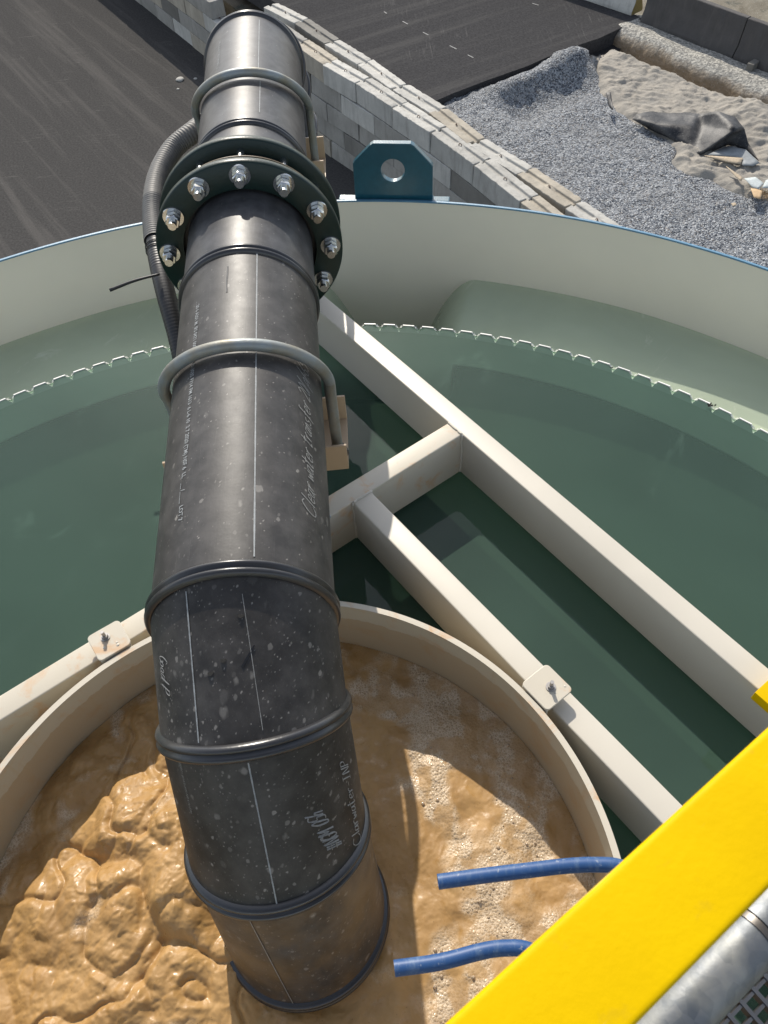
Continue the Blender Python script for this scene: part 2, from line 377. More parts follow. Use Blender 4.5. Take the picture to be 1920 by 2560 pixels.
def m_sheet():
    m = NT('black_liner'); c = m.mix(m.ramp(m.noise(2, 5, .6), .45, .68), (.016, .017, .020), (.075, .072, .070))
    c = m.mix(m.math('MULTIPLY', m.ramp(m.noise(30, 4), .58, .66), .35), c, (.25, .24, .22)); m.col(c); m.set(.55, 0, .32); m.bump(m.noise(2.5, 4), .5, .05); return m.m
SHEET = m_sheet()
RUSTY = m_simple('rusty_wire', (.10, .055, .035), .7)
CARD = m_simple('weathered_board', (.42, .34, .24), .8, var=.3)
STRAW = m_simple('dry_straw', (.26, .15, .05), .8, var=.5)
PADG = m_simple('pale_rag', (.42, .46, .46), .8, var=.2)

# ================================================================== TANK
CX, CY = -.4384, .5334; CEN = Vector((CX, CY, 0))
RW, RR, RC = 3.281, 4.083, 1.1296
ZRIM, ZWEIR, ZWAT, ZLW = .030, -.297, -.303, -.52
def P(rad, a, z): return Vector((CX + rad * math.cos(a), CY + rad * math.sin(a), z))
def revolve(name, prof, mat, parent=None, n=360, smooth=True, a0=0, a1=2 * math.pi, closed_prof=False, autos=None):
    bm = bmesh.new(); full = abs(a1 - a0 - 2 * math.pi) < 1e-6; N = n if full else n + 1
    rows = [[bm.verts.new(P(r, a0 + (a1 - a0) * i / n, z)) for (r, z) in prof] for i in range(N)]
    m_ = len(prof)
    for i in range(n):
        a, b = rows[i], rows[(i + 1) % N]
        for k in range(m_ if closed_prof else m_ - 1):
            q = (k + 1) % m_; bm.faces.new((a[k], b[k], b[q], a[q]))
    return bmobj(name, bm, mat, parent, autos=35 if autos is None else autos)

tank = thing('clarifier_tank', 'large round steel settling tank painted cream inside and blue outside', 'tank', (CX, CY, -11))
revolve('tank_wall', [(RR, ZRIM - .004), (RR, -2.6), (RR + .008, -2.6), (RR + .008, ZRIM - .004)], WALL, tank, closed_prof=True)
revolve('rim_edge', [(RR - .003, ZRIM - .006), (RR - .003, ZRIM + .004), (RR + .012, ZRIM + .004), (RR + .012, -10.95), (RR + .009, -10.95), (RR + .009, ZRIM - .006)], BLUERIM, tank, closed_prof=True)
revolve('tank_floor', [(.02, -2.75), (RR - .005, -2.62)], m_simple('settled_floor', (.004, .010, .006), .95, nscale=2), tank)
# launder trough: floor and the inner plate that carries the weir; deeper box at the outlet
A_OUT = R_(81.5)
bm = bmesh.new()
NA = 720
def skirt_bottom(da):
    return -.575 if abs(da) > R_(7.6) else -1.15
prev = None
for i in range(NA + 1):
    a = 2 * math.pi * i / NA; da = (a - A_OUT + math.pi) % (2 * math.pi) - math.pi
    zb_ = skirt_bottom(da)
    q = [bm.verts.new(P(RW + .004, a, -.345)), bm.verts.new(P(RW + .004, a, zb_)), bm.verts.new(P(RW + .010, a, zb_)), bm.verts.new(P(RW + .010, a, -.345))]
    if prev:
        for k in range(4): bm.faces.new((prev[k], q[k], q[(k + 1) % 4], prev[(k + 1) % 4]))
    prev = q
bmobj('launder_plate', bm, m_cream('launder_paint', (.60, .62, .54)), tank, autos=35)
# V-notch weir
bm = bmesh.new(); pitch = R_(2.0625); a00 = R_(71.32) % pitch; NN = int(round(2 * math.pi / pitch)); pitch = 2 * math.pi / NN
pr = []
for i in range(NN):
    c0 = a00 + i * pitch
    for f_, z in ((-.5, ZWEIR), (-.21, ZWEIR), (-.025, -.346), (.025, -.346), (.21, ZWEIR)):
        pr.append((c0 + f_ * pitch, z))
rows = []
for a, z in pr:
    rows.append([bm.verts.new(P(RW - .0034, a, -.352)), bm.verts.new(P(RW - .0034, a, z)), bm.verts.new(P(RW + .0034, a, z)), bm.verts.new(P(RW + .0034, a, -.352))])
for i in range(len(rows)):
    a, b = rows[i], rows[(i + 1) % len(rows)]
    for k in range(3): bm.faces.new((a[k], b[k], b[k + 1], a[k + 1]))
bmobj('notched_weir', bm, m_simple('weir_plate', (.86, .85, .80), .35, nscale=12), tank)
# lifting lug: thick plate with chamfered shoulders and a hole, standing on a pad outside the rim
bm = bmesh.new(); la = R_(81.1); ln = Vector((math.cos(la), math.sin(la), 0)); lt = Vector((ln.y, -ln.x, 0)); lo = P(4.135, la, 0)
hw_, ztop, z0l = .248, .385, -.25
out = [(-hw_, z0l), (-hw_, .255), (-hw_ + .012, .272), (-.135, .372), (-.115, ztop), (.112, ztop), (.134, .372), (hw_ - .012, .262), (hw_, .245), (hw_, z0l)]
hc_ = (-.0, .215); hr_ = .074; NH = 40
hole = [(hc_[0] + hr_ * math.cos(2 * math.pi * k / NH), hc_[1] + hr_ * math.sin(2 * math.pi * k / NH)) for k in range(NH)]
for side_, th in ((0, -.022), (1, .022)):
    pass
def lv(u, z, n): return lo + lt * u + ln * n + Vector((0, 0, z))
vo = {}; 
for n_ in (-.022, .022):
    vo[n_] = ([bm.verts.new(lv(u, z, n_)) for u, z in out], [bm.verts.new(lv(u, z, n_)) for u, z in hole])
    es = []
    for L_ in vo[n_]:
        for k in range(len(L_)): es.append(bm.edges.new((L_[k], L_[(k + 1) % len(L_)])))
    bmesh.ops.triangle_fill(bm, edges=es, use_beauty=True)
for j in (0, 1):
    A_, B_ = vo[-.022][j], vo[.022][j]
    for k in range(len(A_)): bm.faces.new((A_[k], A_[(k + 1) % len(A_)], B_[(k + 1) % len(A_)], B_[k]))
lug = bmobj('lifting_lug', bm, BLUE, tank)
bv = lug.modifiers.new('b', 'BEVEL'); bv.width = .004; bv.segments = 2; bv.limit_method = 'ANGLE'; bv.angle_limit = R_(50)
bm = bmesh.new(); box(bm, lo + ln * -.004 + Vector((0, 0, .008)), lt * .252, ln * .031, Vector((0, 0, .020)), .006)
for sx in (-1, 1): box(bm, lo + ln * -.006 + lt * sx * .30 + Vector((0, 0, .012)), lt * .055, ln * .03, Vector((0, 0, .012)), .006)
bmobj('lug_pad', bm, BLUE, lug)

# ------------------------------------------------------------------ water
def annulus(name, r0, r1, zf, mat, nr=14, na=360):
    bm = bmesh.new(); rows = []
    for i in range(na):
        a = 2 * math.pi * i / na
        rows.append([bm.verts.new(P(r0 + (r1 - r0) * k / nr, a, zf(a, k / nr))) for k in range(nr + 1)])
    for i in range(na):
        a, b = rows[i], rows[(i + 1) % na]
        for k in range(nr): bm.faces.new((a[k], a[k + 1], b[k + 1], b[k]))
    o = bmobj(name, bm, mat, None, True); zs = sum(p.normal.z for p in o.data.polygons)
    if zs < 0: o.data.flip_normals()
    return o
tag(annulus('water', RC + .004, RW - .0299, lambda a, t: ZWAT, WATER, 6), kind='structure')
def wz(a, t):
    q = ((a - a00) / pitch + .5) % 1 - .5
    return ZWAT - .030 * max(0, 1 - abs(q) / .24) * t ** 2.2
_P = P
tag(annulus('weir_water', RW - .03, RW - .0036, wz, WATER, 4, NN * 14), kind='structure')
MURK = m_simple('lost_light_murk', (.007, .018, .011), .95, nscale=1.5, var=.3)  # opaque dark sheet added below; its colour stands for light lost with depth
def mz(a, t):
    da = abs((a - A_OUT + math.pi) % (2 * math.pi) - math.pi)
    return -.590 - .70 * float(sstep(R_(8.4), R_(7.2), np.array(da))) * float(sstep(.84, .90, np.array(t)))
tag(annulus('murk_sheet', RC + .004, RW + .003, mz, MURK, 26), kind='structure')
def lz(a, t):
    da = abs((a - A_OUT + math.pi) % (2 * math.pi) - math.pi)
    k = float(sstep(R_(3.0), R_(8.2), np.array(da)))
    edge = .0 if da > R_(9) else 0
    bulge = .018 * math.sin(a * 23 + t * 3) * .3
    return ZLW - (1 - k ** .45) * .62 + bulge * .3
lf = annulus('launder_floor', RW + .011, RR - .003, lambda a, t: lz(a, t) - .052, WALL, 4, 720); lf.parent = tank; lf.location = -tank.location
tag(annulus('launder_water', RW + .012, RR - .004, lz, LWATER, 10, 1440), kind='structure')
bm = bmesh.new()
for i in range(NN):      # thin sheets of water running through the notches
    c0 = a00 + i * pitch
    if not (R_(10) < (c0 % (2 * math.pi)) < R_(165)): continue
    cols = []
    for k, (rr, z) in enumerate(((RW - .010, ZWAT - .001), (RW + .001, ZWAT - .002), (RW + .012, ZWAT - .007), (RW + .030, ZWAT - .032), (RW + .044, ZWAT - .090))):
        wd = (.9 - .13 * k) * .20 * pitch; jj = random.uniform(-.15, .15) * wd
        cols.append([bm.verts.new(P(rr, c0 + jj + wd * s_, z - .026 * (1 - abs(s_)) * (1 if k > 0 else .6) + random.uniform(-.002, .002))) for s_ in (-1, -.5, 0, .5, 1)])
    for k in range(4):
        for j in range(4): bm.faces.new((cols[k][j], cols[k][j + 1], cols[k + 1][j + 1], cols[k + 1][j]))
tag(bmobj('notch_water', bm, CLEAR, None, True), kind='structure')
# dark leaf scraps caught on the weir
def leaf(px, py, s, lab):
    o = at(px, py, ZWEIR + .006); bm = bmesh.new()
    for k in range(7):
        c_ = o + Vector((random.uniform(-s, s), random.uniform(-s, s) * .5, random.uniform(0, .01))); a = random.random() * 6
        d1 = Vector((math.cos(a), math.sin(a), .3)) * s * .5; d2 = Vector((-math.sin(a), math.cos(a), .1)) * s * .25
        v = [bm.verts.new(c_ - d1), bm.verts.new(c_ + d2), bm.verts.new(c_ + d1), bm.verts.new(c_ - d2)]; bm.faces.new(v)
    r = bmesh.ops.solidify(bm, geom=bm.faces[:], thickness=.003)
    tag(bmobj('leaf_scrap', bm, m_simple('wet_leaf', (.02, .018, .012), .4)), lab, 'debris')
leaf(1778, 1014, .020, 'bigger dark leaf clump stuck on the weir near the right edge')
leaf(1528, 921, .010, 'small dark leaf scrap stuck on the weir above the wide right beam')

# ================================================================== FRAME BEAMS
frame = thing('support_frame', 'cream welded box-beam frame crossing the tank around the centre well', 'frame', (.3, 1.6, -.28))
DU = Vector((.5645, -.8254, 0)); DV = Vector((.8254, .5645, 0))     # along beams B and C / along beam A
ZB = Vector((0, 0, 1))
def beam(p0, p1, wv, name, mat=CREAM):
    bm = bmesh.new(); mid = (p0 + p1) / 2 + Vector((0, 0, -.139)); box(bm, mid, (p1 - p0) / 2, wv * .0505, Vector((0, 0, .139)), .007, 3)
    return bmobj(name, bm, mat, frame, autos=40)
pB = Vector((.7375, 2.153, 0)); pC = Vector((.3745, 1.525, 0)); pA = Vector((-.5605, 1.958, 0))
def on(p, d, q, e):   # intersection parameter of line p+sd with line q+te
    det = d.x * -e.y + e.x * d.y; r = q - p
    return (r.x * -e.y + e.x * r.y) / det
tB = on(pB, DU, pA, DV); JB = pB + DU * tB; tC = on(pC, DU, pA, DV); JC = pC + DU * tC
far = 0.0
while (JB - DU * far - CEN - Vector((0, 0, 0))).length < RW + .0: far += .01
b_outer = beam(JB - DU * (far - .02), JB + DU * 4.2, DV, 'long_beam'); b_outer['label'] = 'long cream beam running past the well to the walkway'
b_cross = beam(pA - DV * 2.6, JB - DV * .0515, DU, 'cross_beam', CREAM_D)
b_inner = beam(JC + DU * .0515, JC + DU * 4.2, DV, 'inner_beam')
def fillet(a, b):
    bm = bmesh.new()
    pts = [a.lerp(b, k / 14) + Vector((random.uniform(-.002, .002), random.uniform(-.002, .002), 0)) for k in range(15)]
    tube(bm, pts, .006, 8); bmobj('weld_fillet', bm, CREAM, frame, True)
fillet(JB - DV * .053 - DU * .05 + ZB * .001, JB - DV * .053 + DU * .05 + ZB * .001)
fillet(JC + DU * .053 - DV * .05 + ZB * .001, JC + DU * .053 + DV * .05 + ZB * .001)
fillet(JB - DV * .053 + DU * .053, JB - DV * .053 + DU * .053 - ZB * .27)
fillet(JC + DU * .053 - DV * .053, JC + DU * .053 - DV * .053 - ZB * .27)
fillet(JC + DU * .053 + DV * .053, JC + DU * .053 + DV * .053 - ZB * .27)

# ================================================================== CENTRE WELL
well = thing('centre_well', 'round cream steel feed well full of brown sludge in the middle of the tank', 'tank', (CX, CY, -1.4))
ZC = .050
revolve('well_wall', [(RC - .019, ZC - .003), (RC - .016, ZC), (RC - .002, ZC), (RC + .001, ZC - .003), (RC + .001, -1.4), (RC - .019, -1.4)], CREAM_W, well, n=300, closed_prof=True)
revolve('well_rim', [(RC - .0205, ZC - .004), (RC - .0205, ZC + .001), (RC + .0025, ZC + .001), (RC + .0025, ZC - .004)], CREAM_D, well, n=300)
def mount(corners, bolt, name_label):
    cs = [at(x, y, .062) for x, y in corners]; o = sum(cs, Vector()) / 4
    ex = ((cs[1] + cs[2]) - (cs[0] + cs[3])) / 4; ey = ((cs[3] + cs[2]) - (cs[0] + cs[1])) / 4
    ey = (ey - ex * (ey.dot(ex) / ex.length_squared))
    bm = bmesh.new()
    # plate with rounded corners
    n = 6; r = .018; vs = []
    for sx, sy in ((1, 1), (-1, 1), (-1, -1), (1, -1)):
        for k in range(n + 1):
            th = math.atan2(sy, sx) - math.pi / 4 + math.pi / 2 * k / n
            vs.append(o + ex * (sx * (1 - r / ex.length)) + ey * (sy * (1 - r / ey.length)) + (ex.normalized() * math.cos(th) + ey.normalized() * math.sin(th)) * r)
    top = [bm.verts.new(v) for v in vs]; bot = [bm.verts.new(v - ZB * .012) for v in vs]
    bm.faces.new(top); bm.faces.new(bot[::-1])
    for k in range(len(vs)): bm.faces.new((top[k], bot[k], bot[(k + 1) % len(vs)], top[(k + 1) % len(vs)]))
    pl = bmobj('mounting_plate', bm, CREAM_D, well); b = pl.modifiers.new('b', 'BEVEL'); b.width = .0025; b.segments = 2; b.limit_method = 'ANGLE'
    # web that stands on the well rim under the plate
    inn = (CEN - o); inn.z = 0; inn.normalize()
    e_in = ex if abs(ex.normalized().dot(inn)) > abs(ey.normalized().dot(inn)) else ey
    e_al = ey if e_in is ex else ex; sg = 1 if e_in.dot(inn) > 0 else -1
    bm = bmesh.new(); box(bm, o + e_in * sg * (1 - .008 / e_in.length) + ZB * (-.012 - .03), e_al * .93, e_in.normalized() * .006, ZB * .0295, .002)
    bmobj('plate_web', bm, CREAM, pl)
    bo = at(bolt[0], bolt[1], .062); bm = bmesh.new()
    def hexp(z0, z1, r, n=6):
        a = [bm.verts.new(bo + Vector((r * math.cos(k * 2 * math.pi / n + .4), r * math.sin(k * 2 * math.pi / n + .4), z0))) for k in range(n)]
        b = [bm.verts.new(bo + Vector((r * math.cos(k * 2 * math.pi / n + .4), r * math.sin(k * 2 * math.pi / n + .4), z1))) for k in range(n)]
        bm.faces.new(b); bm.faces.new(a[::-1])
        for k in range(n): bm.faces.new((a[k], a[(k + 1) % n], b[(k + 1) % n], b[k]))
    hexp(0, .004, .019, 24); hexp(.004, .017, .0135); hexp(.017, .044, .0072, 16)
    bmobj('plate_bolt', bm, m_simple('weathered_bolt', (.40, .38, .36), .4, .7), pl)
    for k in range(3):
        bm = bmesh.new(); q = o + ex * random.uniform(-.6, .8) + ey * random.uniform(.3, .8) + ZB * .0
        bmesh.ops.create_uvsphere(bm, u_segments=10, v_segments=6, radius=random.uniform(.004, .007), matrix=Matrix.Translation(q) @ Matrix.Scale(.4, 4, (0, 0, 1)))
        bmobj('paint_blister', bm, CREAM, pl, True)
    return pl
q1 = lambda x, y: (x / 3.567, 1480 + y / 3.567)
q2 = lambda x, y: (1200 + x / 5.53, 1600 + y / 5.53)
p_ = mount([q2(565, 605), q2(925, 318), q2(1290, 685), q2(930, 988)], q2(978, 650), ''); p_['label'] = 'square mounting plate bolted over the inner beam'
p_ = mount([q1(768, 405), q1(1045, 245), q1(1185, 450), q1(885, 622)], q1(940, 405), ''); p_['label'] = 'square mounting plate bolted over the cross beam left of the pipe'

# sludge inside the well: a real height field
N = 620; ext = RC - .018
gx = np.linspace(CX - ext, CX + ext, N); gy = np.linspace(CY - ext, CY + ext, N); X_, Y_ = np.meshgrid(gx, gy)
wx = X_ + .022 * fbm(X_ * 6, Y_ * 6, 3, 3); wy = Y_ + .022 * fbm(X_ * 6 + 9, Y_ * 6, 3, 5)
bil = 0; am = 1; sc_ = 4.0; xx, yy = wx, wy
for i in range(5):
    n_ = np.abs(vn(xx * sc_, yy * sc_, 20 + i) * 2 - 1) ; bil = bil + am * np.where(n_ > .12, n_, n_ * n_ / .24 + .06); am *= .38; xx, yy = rot2(xx, yy, .9); sc_ *= 1.95
bil /= 1.9
left = sstep(-.28, -.55, X_)                      # boiling heap left of the pipe
d1 = np.hypot((X_ + .86) / .42, (Y_ - .42) / .45); d2 = np.hypot((X_ + .72) / .26, (Y_ - .85) / .32); d3 = np.hypot((X_ + 1.05) / .3, (Y_ - .95) / .35)
mound = np.exp(-d1 ** 2) * .085 + np.exp(-d2 ** 2) * .06 + np.exp(-d3 ** 2) * .05
act = np.clip(left * (.72 + .5 * np.exp(-d1 ** 2) + .5 * np.exp(-d2 ** 2) + .45 * np.exp(-d3 ** 2)), 0, 1.3)
small = .6 * fbm(wx * 17, wy * 17, 3, 42) - .9 * np.abs(fbm(wx * 30, wy * 30, 3, 40)) + .3
crease = (np.clip(.20 - np.abs(fbm(wx * 5.5, wy * 5.5, 2, 44)), 0, .2) / .2) ** 1.4
Z_ = mound + act * (.112 * (bil - .35) + .0055 * small - .016 * crease) + (1 - np.clip(act, 0, 1)) * (.030 * (bil - .4) + .026 * fbm(wx * 5, wy * 5, 3, 50) + .003 * small)
foam = sstep(-.12, .26, fbm(wx * 5, wy * 5, 5, 60) + .9 * (.12 - np.abs(fbm(wx * 3.2, wy * 3.2, 4, 65))) + .42 * sstep(-.1, .3, X_) - .30 * act + .25 * sstep(.25, .0, Y_) + .25 * sstep(.16, .05, np.abs(np.hypot((X_ + .86) / .42, (Y_ - .42) / .45) - 1.15)))
foam *= .30 + .70 * sstep(-.25, .15, fbm(wx * 15, wy * 15, 4, 70))
Z_ = Z_ + foam * .0015 * fbm(X_ * 60, Y_ * 60, 2, 80)
rad = np.hypot(X_ - CX, Y_ - CY); Z_ = Z_ * sstep(ext * 1.02, ext * .93, rad) - .262 - .03 * sstep(-.3, .1, X_)
inside = rad <= ext * 1.0
idx = -np.ones((N, N), int); ii = np.where(inside); idx[ii] = np.arange(len(ii[0]))
vv = np.stack([X_[ii], Y_[ii], Z_[ii]], 1)
a_ = idx[:-1, :-1]; b_ = idx[:-1, 1:]; c_ = idx[1:, 1:]; d_ = idx[1:, :-1]; ok = (a_ >= 0) & (b_ >= 0) & (c_ >= 0) & (d_ >= 0)
ff = np.stack([a_[ok], b_[ok], c_[ok], d_[ok]], 1)
def grid_mesh(name, vv, ff, mat, attr=None, parent=None):
    me = bpy.data.meshes.new(name); me.vertices.add(len(vv)); me.vertices.foreach_set('co', vv.astype(np.float32).ravel())
    me.loops.add(ff.size); me.loops.foreach_set('vertex_index', ff.astype(np.int32).ravel())
    me.polygons.add(len(ff)); me.polygons.foreach_set('loop_start', np.arange(0, ff.size, 4, dtype=np.int32)); me.update(calc_edges=True)
    if attr:
        for k, v in attr.items():
            at_ = me.attributes.new(k, 'FLOAT', 'POINT'); at_.data.foreach_set('value', v.astype(np.float32))
    return link(name, me, mat, parent, True)
tag(grid_mesh('brown_sludge', vv, ff, SLUDGE, {'foam': foam[ii]}), 'churning brown sludge with foam inside the centre well', 'sludge', kind='stuff')
# loose bubbles on the foam
bm = bmesh.new(); cnt = 0
while cnt < 420:
    i, j = RS.randint(20, N - 20), RS.randint(20, N - 20)
    if not inside[i, j] or RS.rand() > foam[i, j] ** 2 or rad[i, j] > ext * .97: continue
    r = .0022 + .0055 * RS.rand() ** 3
    bmesh.ops.create_icosphere(bm, subdivisions=2 if r > .006 else 1, radius=r, matrix=Matrix.Translation((X_[i, j], Y_[i, j], Z_[i, j] + r * .15))); cnt += 1
tag(bmobj('foam_bubbles', bm, BUBBLE, None, True), 'small tan bubbles floating on the brown sludge', 'foam', kind='stuff')

# ================================================================== BIG PIPE
PR = .28
def rotv(v, ax, a): return v * math.cos(a) + ax.cross(v) * math.sin(a) + ax * ax.dot(v) * (1 - math.cos(a))
PX0, PAZ, PZ, PY1 = -.401, -.039, .701, 1.214
PH = Vector((-math.sin(PAZ), -math.cos(PAZ), 0)); PDN = rotv(Vector((0, 0, -1)), PH, .057); PS = PH.cross(PDN)
def axp(y): return Vector((PX0 + math.sin(PAZ) * y, y, PZ))
RINGS = []          # (centre, tilt, stretch) from the far ground end to the well
st, B1 = .35, .554
P0 = axp(4.98); Pf = P0.copy(); farr = [(P0, -st / 2, math.cos(st / 2))]
ang = 0
for k in range(4):
    ang += st * 1.12; Pf = Pf + (math.cos(ang) * -PH + math.sin(ang) * PDN) * .36
    farr.append((Pf.copy(), -(ang + st / 2), math.cos(st / 2)))
farr.append((Pf + PDN * 9, -math.pi / 2, 1))
RINGS = farr[::-1]
i0 = len(RINGS) - 1          # index of the far weld at y = 4.98
Pn = axp(PY1); Ls = [.301, .41, .485, .5]
for k in range(4):
    a0 = 0 if k == 0 else B1 + st * (k - 1); a1 = B1 + st * k; am = (a0 + a1) / 2 if k else .01
    RINGS.append((Pn.copy(), am, 1 if k == 0 else math.cos(st / 2)))
    Pn = Pn + (math.cos(a1) * PH + math.sin(a1) * PDN) * Ls[k]
RINGS.append((Pn + PDN * .2, a1, 1))
def rpt(i, t, R=PR):
    Pc, am, c = RINGS[i]; v = -math.sin(am) * PH + math.cos(am) * PDN
    return Pc + R * math.cos(t) * PS + R / c * math.sin(t) * v
def ppt(k, t, s_, R=PR):      # k = 0: the long level run, 1.. the mitred pieces towards the well
    return rpt(i0 + k, t, R).lerp(rpt(i0 + k + 1, t, R), s_)
pipe = thing('inlet_pipe', 'huge black plastic pipe that crosses the tank and elbows down into the brown sludge', 'pipe', tuple(axp(2.0)))
NT_ = 144
def section(i, j_mat, ny, lab=None):
    bm = bmesh.new(); rows = [[bm.verts.new(rpt(i, 2 * math.pi * k / NT_).lerp(rpt(i + 1, 2 * math.pi * k / NT_), q / ny)) for k in range(NT_)] for q in range(ny + 1)]
    for q in range(ny):
        for k in range(NT_): bm.faces.new((rows[q][k], rows[q][(k + 1) % NT_], rows[q + 1][(k + 1) % NT_], rows[q + 1][k]))
    o = bmobj('pipe_section', bm, j_mat, pipe, True)
    if lab: o['label'] = lab
    return o
for i in range(len(RINGS) - 1):
    k = i - i0
    if k == 0: continue
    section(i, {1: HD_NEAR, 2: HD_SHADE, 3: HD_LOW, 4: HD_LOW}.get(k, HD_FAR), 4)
# the level run in three lengths: beyond the flange, the stub inside it, towards the camera
def level(y0, y1, mat, R=PR, n=8, lab=None, nm='pipe_section', rim=0):
    bm = bmesh.new(); rows = []
    for q in range(n + 1):
        c = axp(y0 + (y1 - y0) * q / n)
        rows.append([bm.verts.new(c + R * math.cos(2 * math.pi * k / NT_) * PS + R * math.sin(2 * math.pi * k / NT_) * PDN) for k in range(NT_)])
    for q in range(n):
        for k in range(NT_): bm.faces.new((rows[q][k], rows[q][(k + 1) % NT_], rows[q + 1][(k + 1) % NT_], rows[q + 1][k]))
    o = bmobj(nm, bm, mat, pipe, True)
    if lab: o['label'] = lab
    return o
bm = bmesh.new(); A_ = [bm.verts.new(rpt(i0, 2 * math.pi * k / NT_)) for k in range(NT_)]
B_ = [bm.verts.new(axp(3.75) + PR * math.cos(2 * math.pi * k / NT_) * PS + PR * math.sin(2 * math.pi * k / NT_) * PDN) for k in range(NT_)]
for k in range(NT_): bm.faces.new((A_[k], A_[(k + 1) % NT_], B_[(k + 1) % NT_], B_[k]))
bmobj('pipe_section', bm, HD_FAR, pipe, True)
level(3.75, 2.72, HD_FAR, lab='short pipe stub that carries the flanges')
level(2.72, PY1, HD_MID)
def ringpath(fn, mat, r=.0115, offs=(-.013, .013), nm='weld_bead'):
    bm = bmesh.new(); pf = [(-.026, -.004), (-.024, .006), (-.019, .0125), (-.0125, .0150), (-.006, .0125), (-.001, .004), (.001, .004), (.006, .0125), (.0125, .0150), (.019, .0125), (.024, .006), (.026, -.004)]
    rows = [[bm.verts.new(fn(2 * math.pi * k / 144, a, b)) for a, b in pf] for k in range(144)]
    for k in range(144):
        for j in range(len(pf) - 1): bm.faces.new((rows[k][j], rows[(k + 1) % 144][j], rows[(k + 1) % 144][j + 1], rows[k][j + 1]))
    return bmobj(nm, bm, mat, pipe, True)
for i in range(1, len(RINGS) - 1):
    Pc, am, c_ = RINGS[i]; nrm = math.cos(am) * PH + math.sin(am) * PDN
    ringpath(lambda t, o_, h_: rpt(i, t, PR + h_) + nrm * o_, BEAD)
for y in (2.72, 3.75):
    ringpath(lambda t, o_, h_: axp(y + o_) + (PR + h_) * (math.cos(t) * PS + math.sin(t) * PDN), BEAD)
# flange joint
def disc(y0, y1, ro, ri, mat, nm, bev=.006, parent=None):
    bm = bmesh.new(); n = 128
    prof = [(ri, y0), (ri, y1), (ro - bev, y1), (ro, y1 - bev * (1 if y1 > y0 else -1)), (ro, y0 + bev), (ro - bev, y0)]
    rows = [[bm.verts.new(axp(y) + r * (math.cos(2 * math.pi * k / n) * PS + math.sin(2 * math.pi * k / n) * PDN)) for r, y in prof] for k in range(n)]
    for k in range(n):
        a, b = rows[k], rows[(k + 1) % n]
        for j in range(len(prof)): bm.faces.new((a[j], b[j], b[(j + 1) % len(prof)], a[(j + 1) % len(prof)]))
    return bmobj(nm, bm, mat, parent or pipe, autos=50)
TANE = m_simple('gasket_edge', (.10, .07, .035), .5)
fl = disc(3.128, 3.170, .418, .298, GREENF, 'flange_ring')
disc(3.170, 3.235, .355, .275, RUBBER, 'stub_end'); disc(3.235, 3.243, .385, .275, TANE, 'gasket', .001); disc(3.243, 3.315, .355, .275, RUBBER, 'stub_end')
disc(3.315, 3.357, .418, .298, GREENF, 'flange_ring')
# 12 bolts
def bolt(k):
    a = -math.pi / 2 + R_(6.0) + k * R_(29.6) if k <= 6 else -math.pi / 2 + R_(6.0) - (12 - k) * R_(29.6)
    rd = math.cos(a) * PS + math.sin(a) * PDN; tg = -math.sin(a) * PS + math.cos(a) * PDN
    def prism(bm, ya, yb, r, n, rb=None, rot=0):
        rb = rb or r
        A_ = [bm.verts.new(axp(ya) + rd * (.362 + r * math.cos(2 * math.pi * j / n + rot)) + tg * r * math.sin(2 * math.pi * j / n + rot)) for j in range(n)]
        B_ = [bm.verts.new(axp(yb) + rd * (.362 + rb * math.cos(2 * math.pi * j / n + rot)) + tg * rb * math.sin(2 * math.pi * j / n + rot)) for j in range(n)]
        bm.faces.new(A_); bm.faces.new(B_[::-1])
        for j in range(n): bm.faces.new((A_[j], B_[j], B_[(j + 1) % n], A_[(j + 1) % n]))
    bm = bmesh.new(); prism(bm, 3.40, 3.050, .0190, 20, .0180)
    b = bmobj('flange_bolt', bm, ZINC, pipe, autos=35)
    bm = bmesh.new(); prism(bm, 3.127, 3.120, .047, 32, .045); bmobj('washer', bm, ZINC, b, autos=35)
    bm = bmesh.new(); prism(bm, 3.3575, 3.364, .044, 32); bmobj('washer', bm, ZINC, b, autos=35)
    bm = bmesh.new(); r0 = random.random()
    prism(bm, 3.119, 3.078, .034, 6, None, r0); bmobj('nut', bm, ZINC, b, autos=30).modifiers.new('b', 'BEVEL').width = .004
    bm = bmesh.new(); prism(bm, 3.365, 3.392, .031, 6, None, r0); bmobj('nut', bm, ZINC, b, autos=30)
for k in range(12): bolt(k)

# writing on the pipe ------------------------------------------------------
def surf(k, t, s_, lift=.0022): return ppt(k, t, s_, PR + lift)
def seglen(k, t): return (ppt(k, t, 1) - ppt(k, t, 0)).length
def strip(k, pts, wdt, name, mat, parent=pipe, lift=.0022):
    """pts: (t, s) pairs, flat ribbon lying on the pipe skin"""
    bm = bmesh.new(); L = []
    for j, (t, s_) in enumerate(pts):
        a = surf(k, t, s_, lift); b = surf(k, *pts[min(j + 1, len(pts) - 1)], lift); a0 = surf(k, *pts[max(j - 1, 0)], lift)
        d = (b - a0).normalized(); n_ = (math.cos(t) * PS + math.sin(t) * PDN); sd_ = d.cross(n_).normalized(); ww = wdt * (.8 + .4 * random.random()) / 2
        L.append((bm.verts.new(a - sd_ * ww), bm.verts.new(a + sd_ * ww)))
    for j in range(len(L) - 1): bm.faces.new((L[j][0], L[j][1], L[j + 1][1], L[j + 1][0]))
    return bmobj(name, bm, mat, parent)
def line(k, t0, s0, t1, s1, wdt, n=30, mat=None):
    strip(k, [(R_(t0 + (t1 - t0) * j / n) , s0 + (s1 - s0) * j / n) for j in range(n + 1)], wdt, 'marking_line', mat or WHITE)
s_of = lambda y: (4.98 - y) / (4.98 - PY1)
line(0, 289, s_of(2.68), 289, s_of(1.25), .0045, 60)
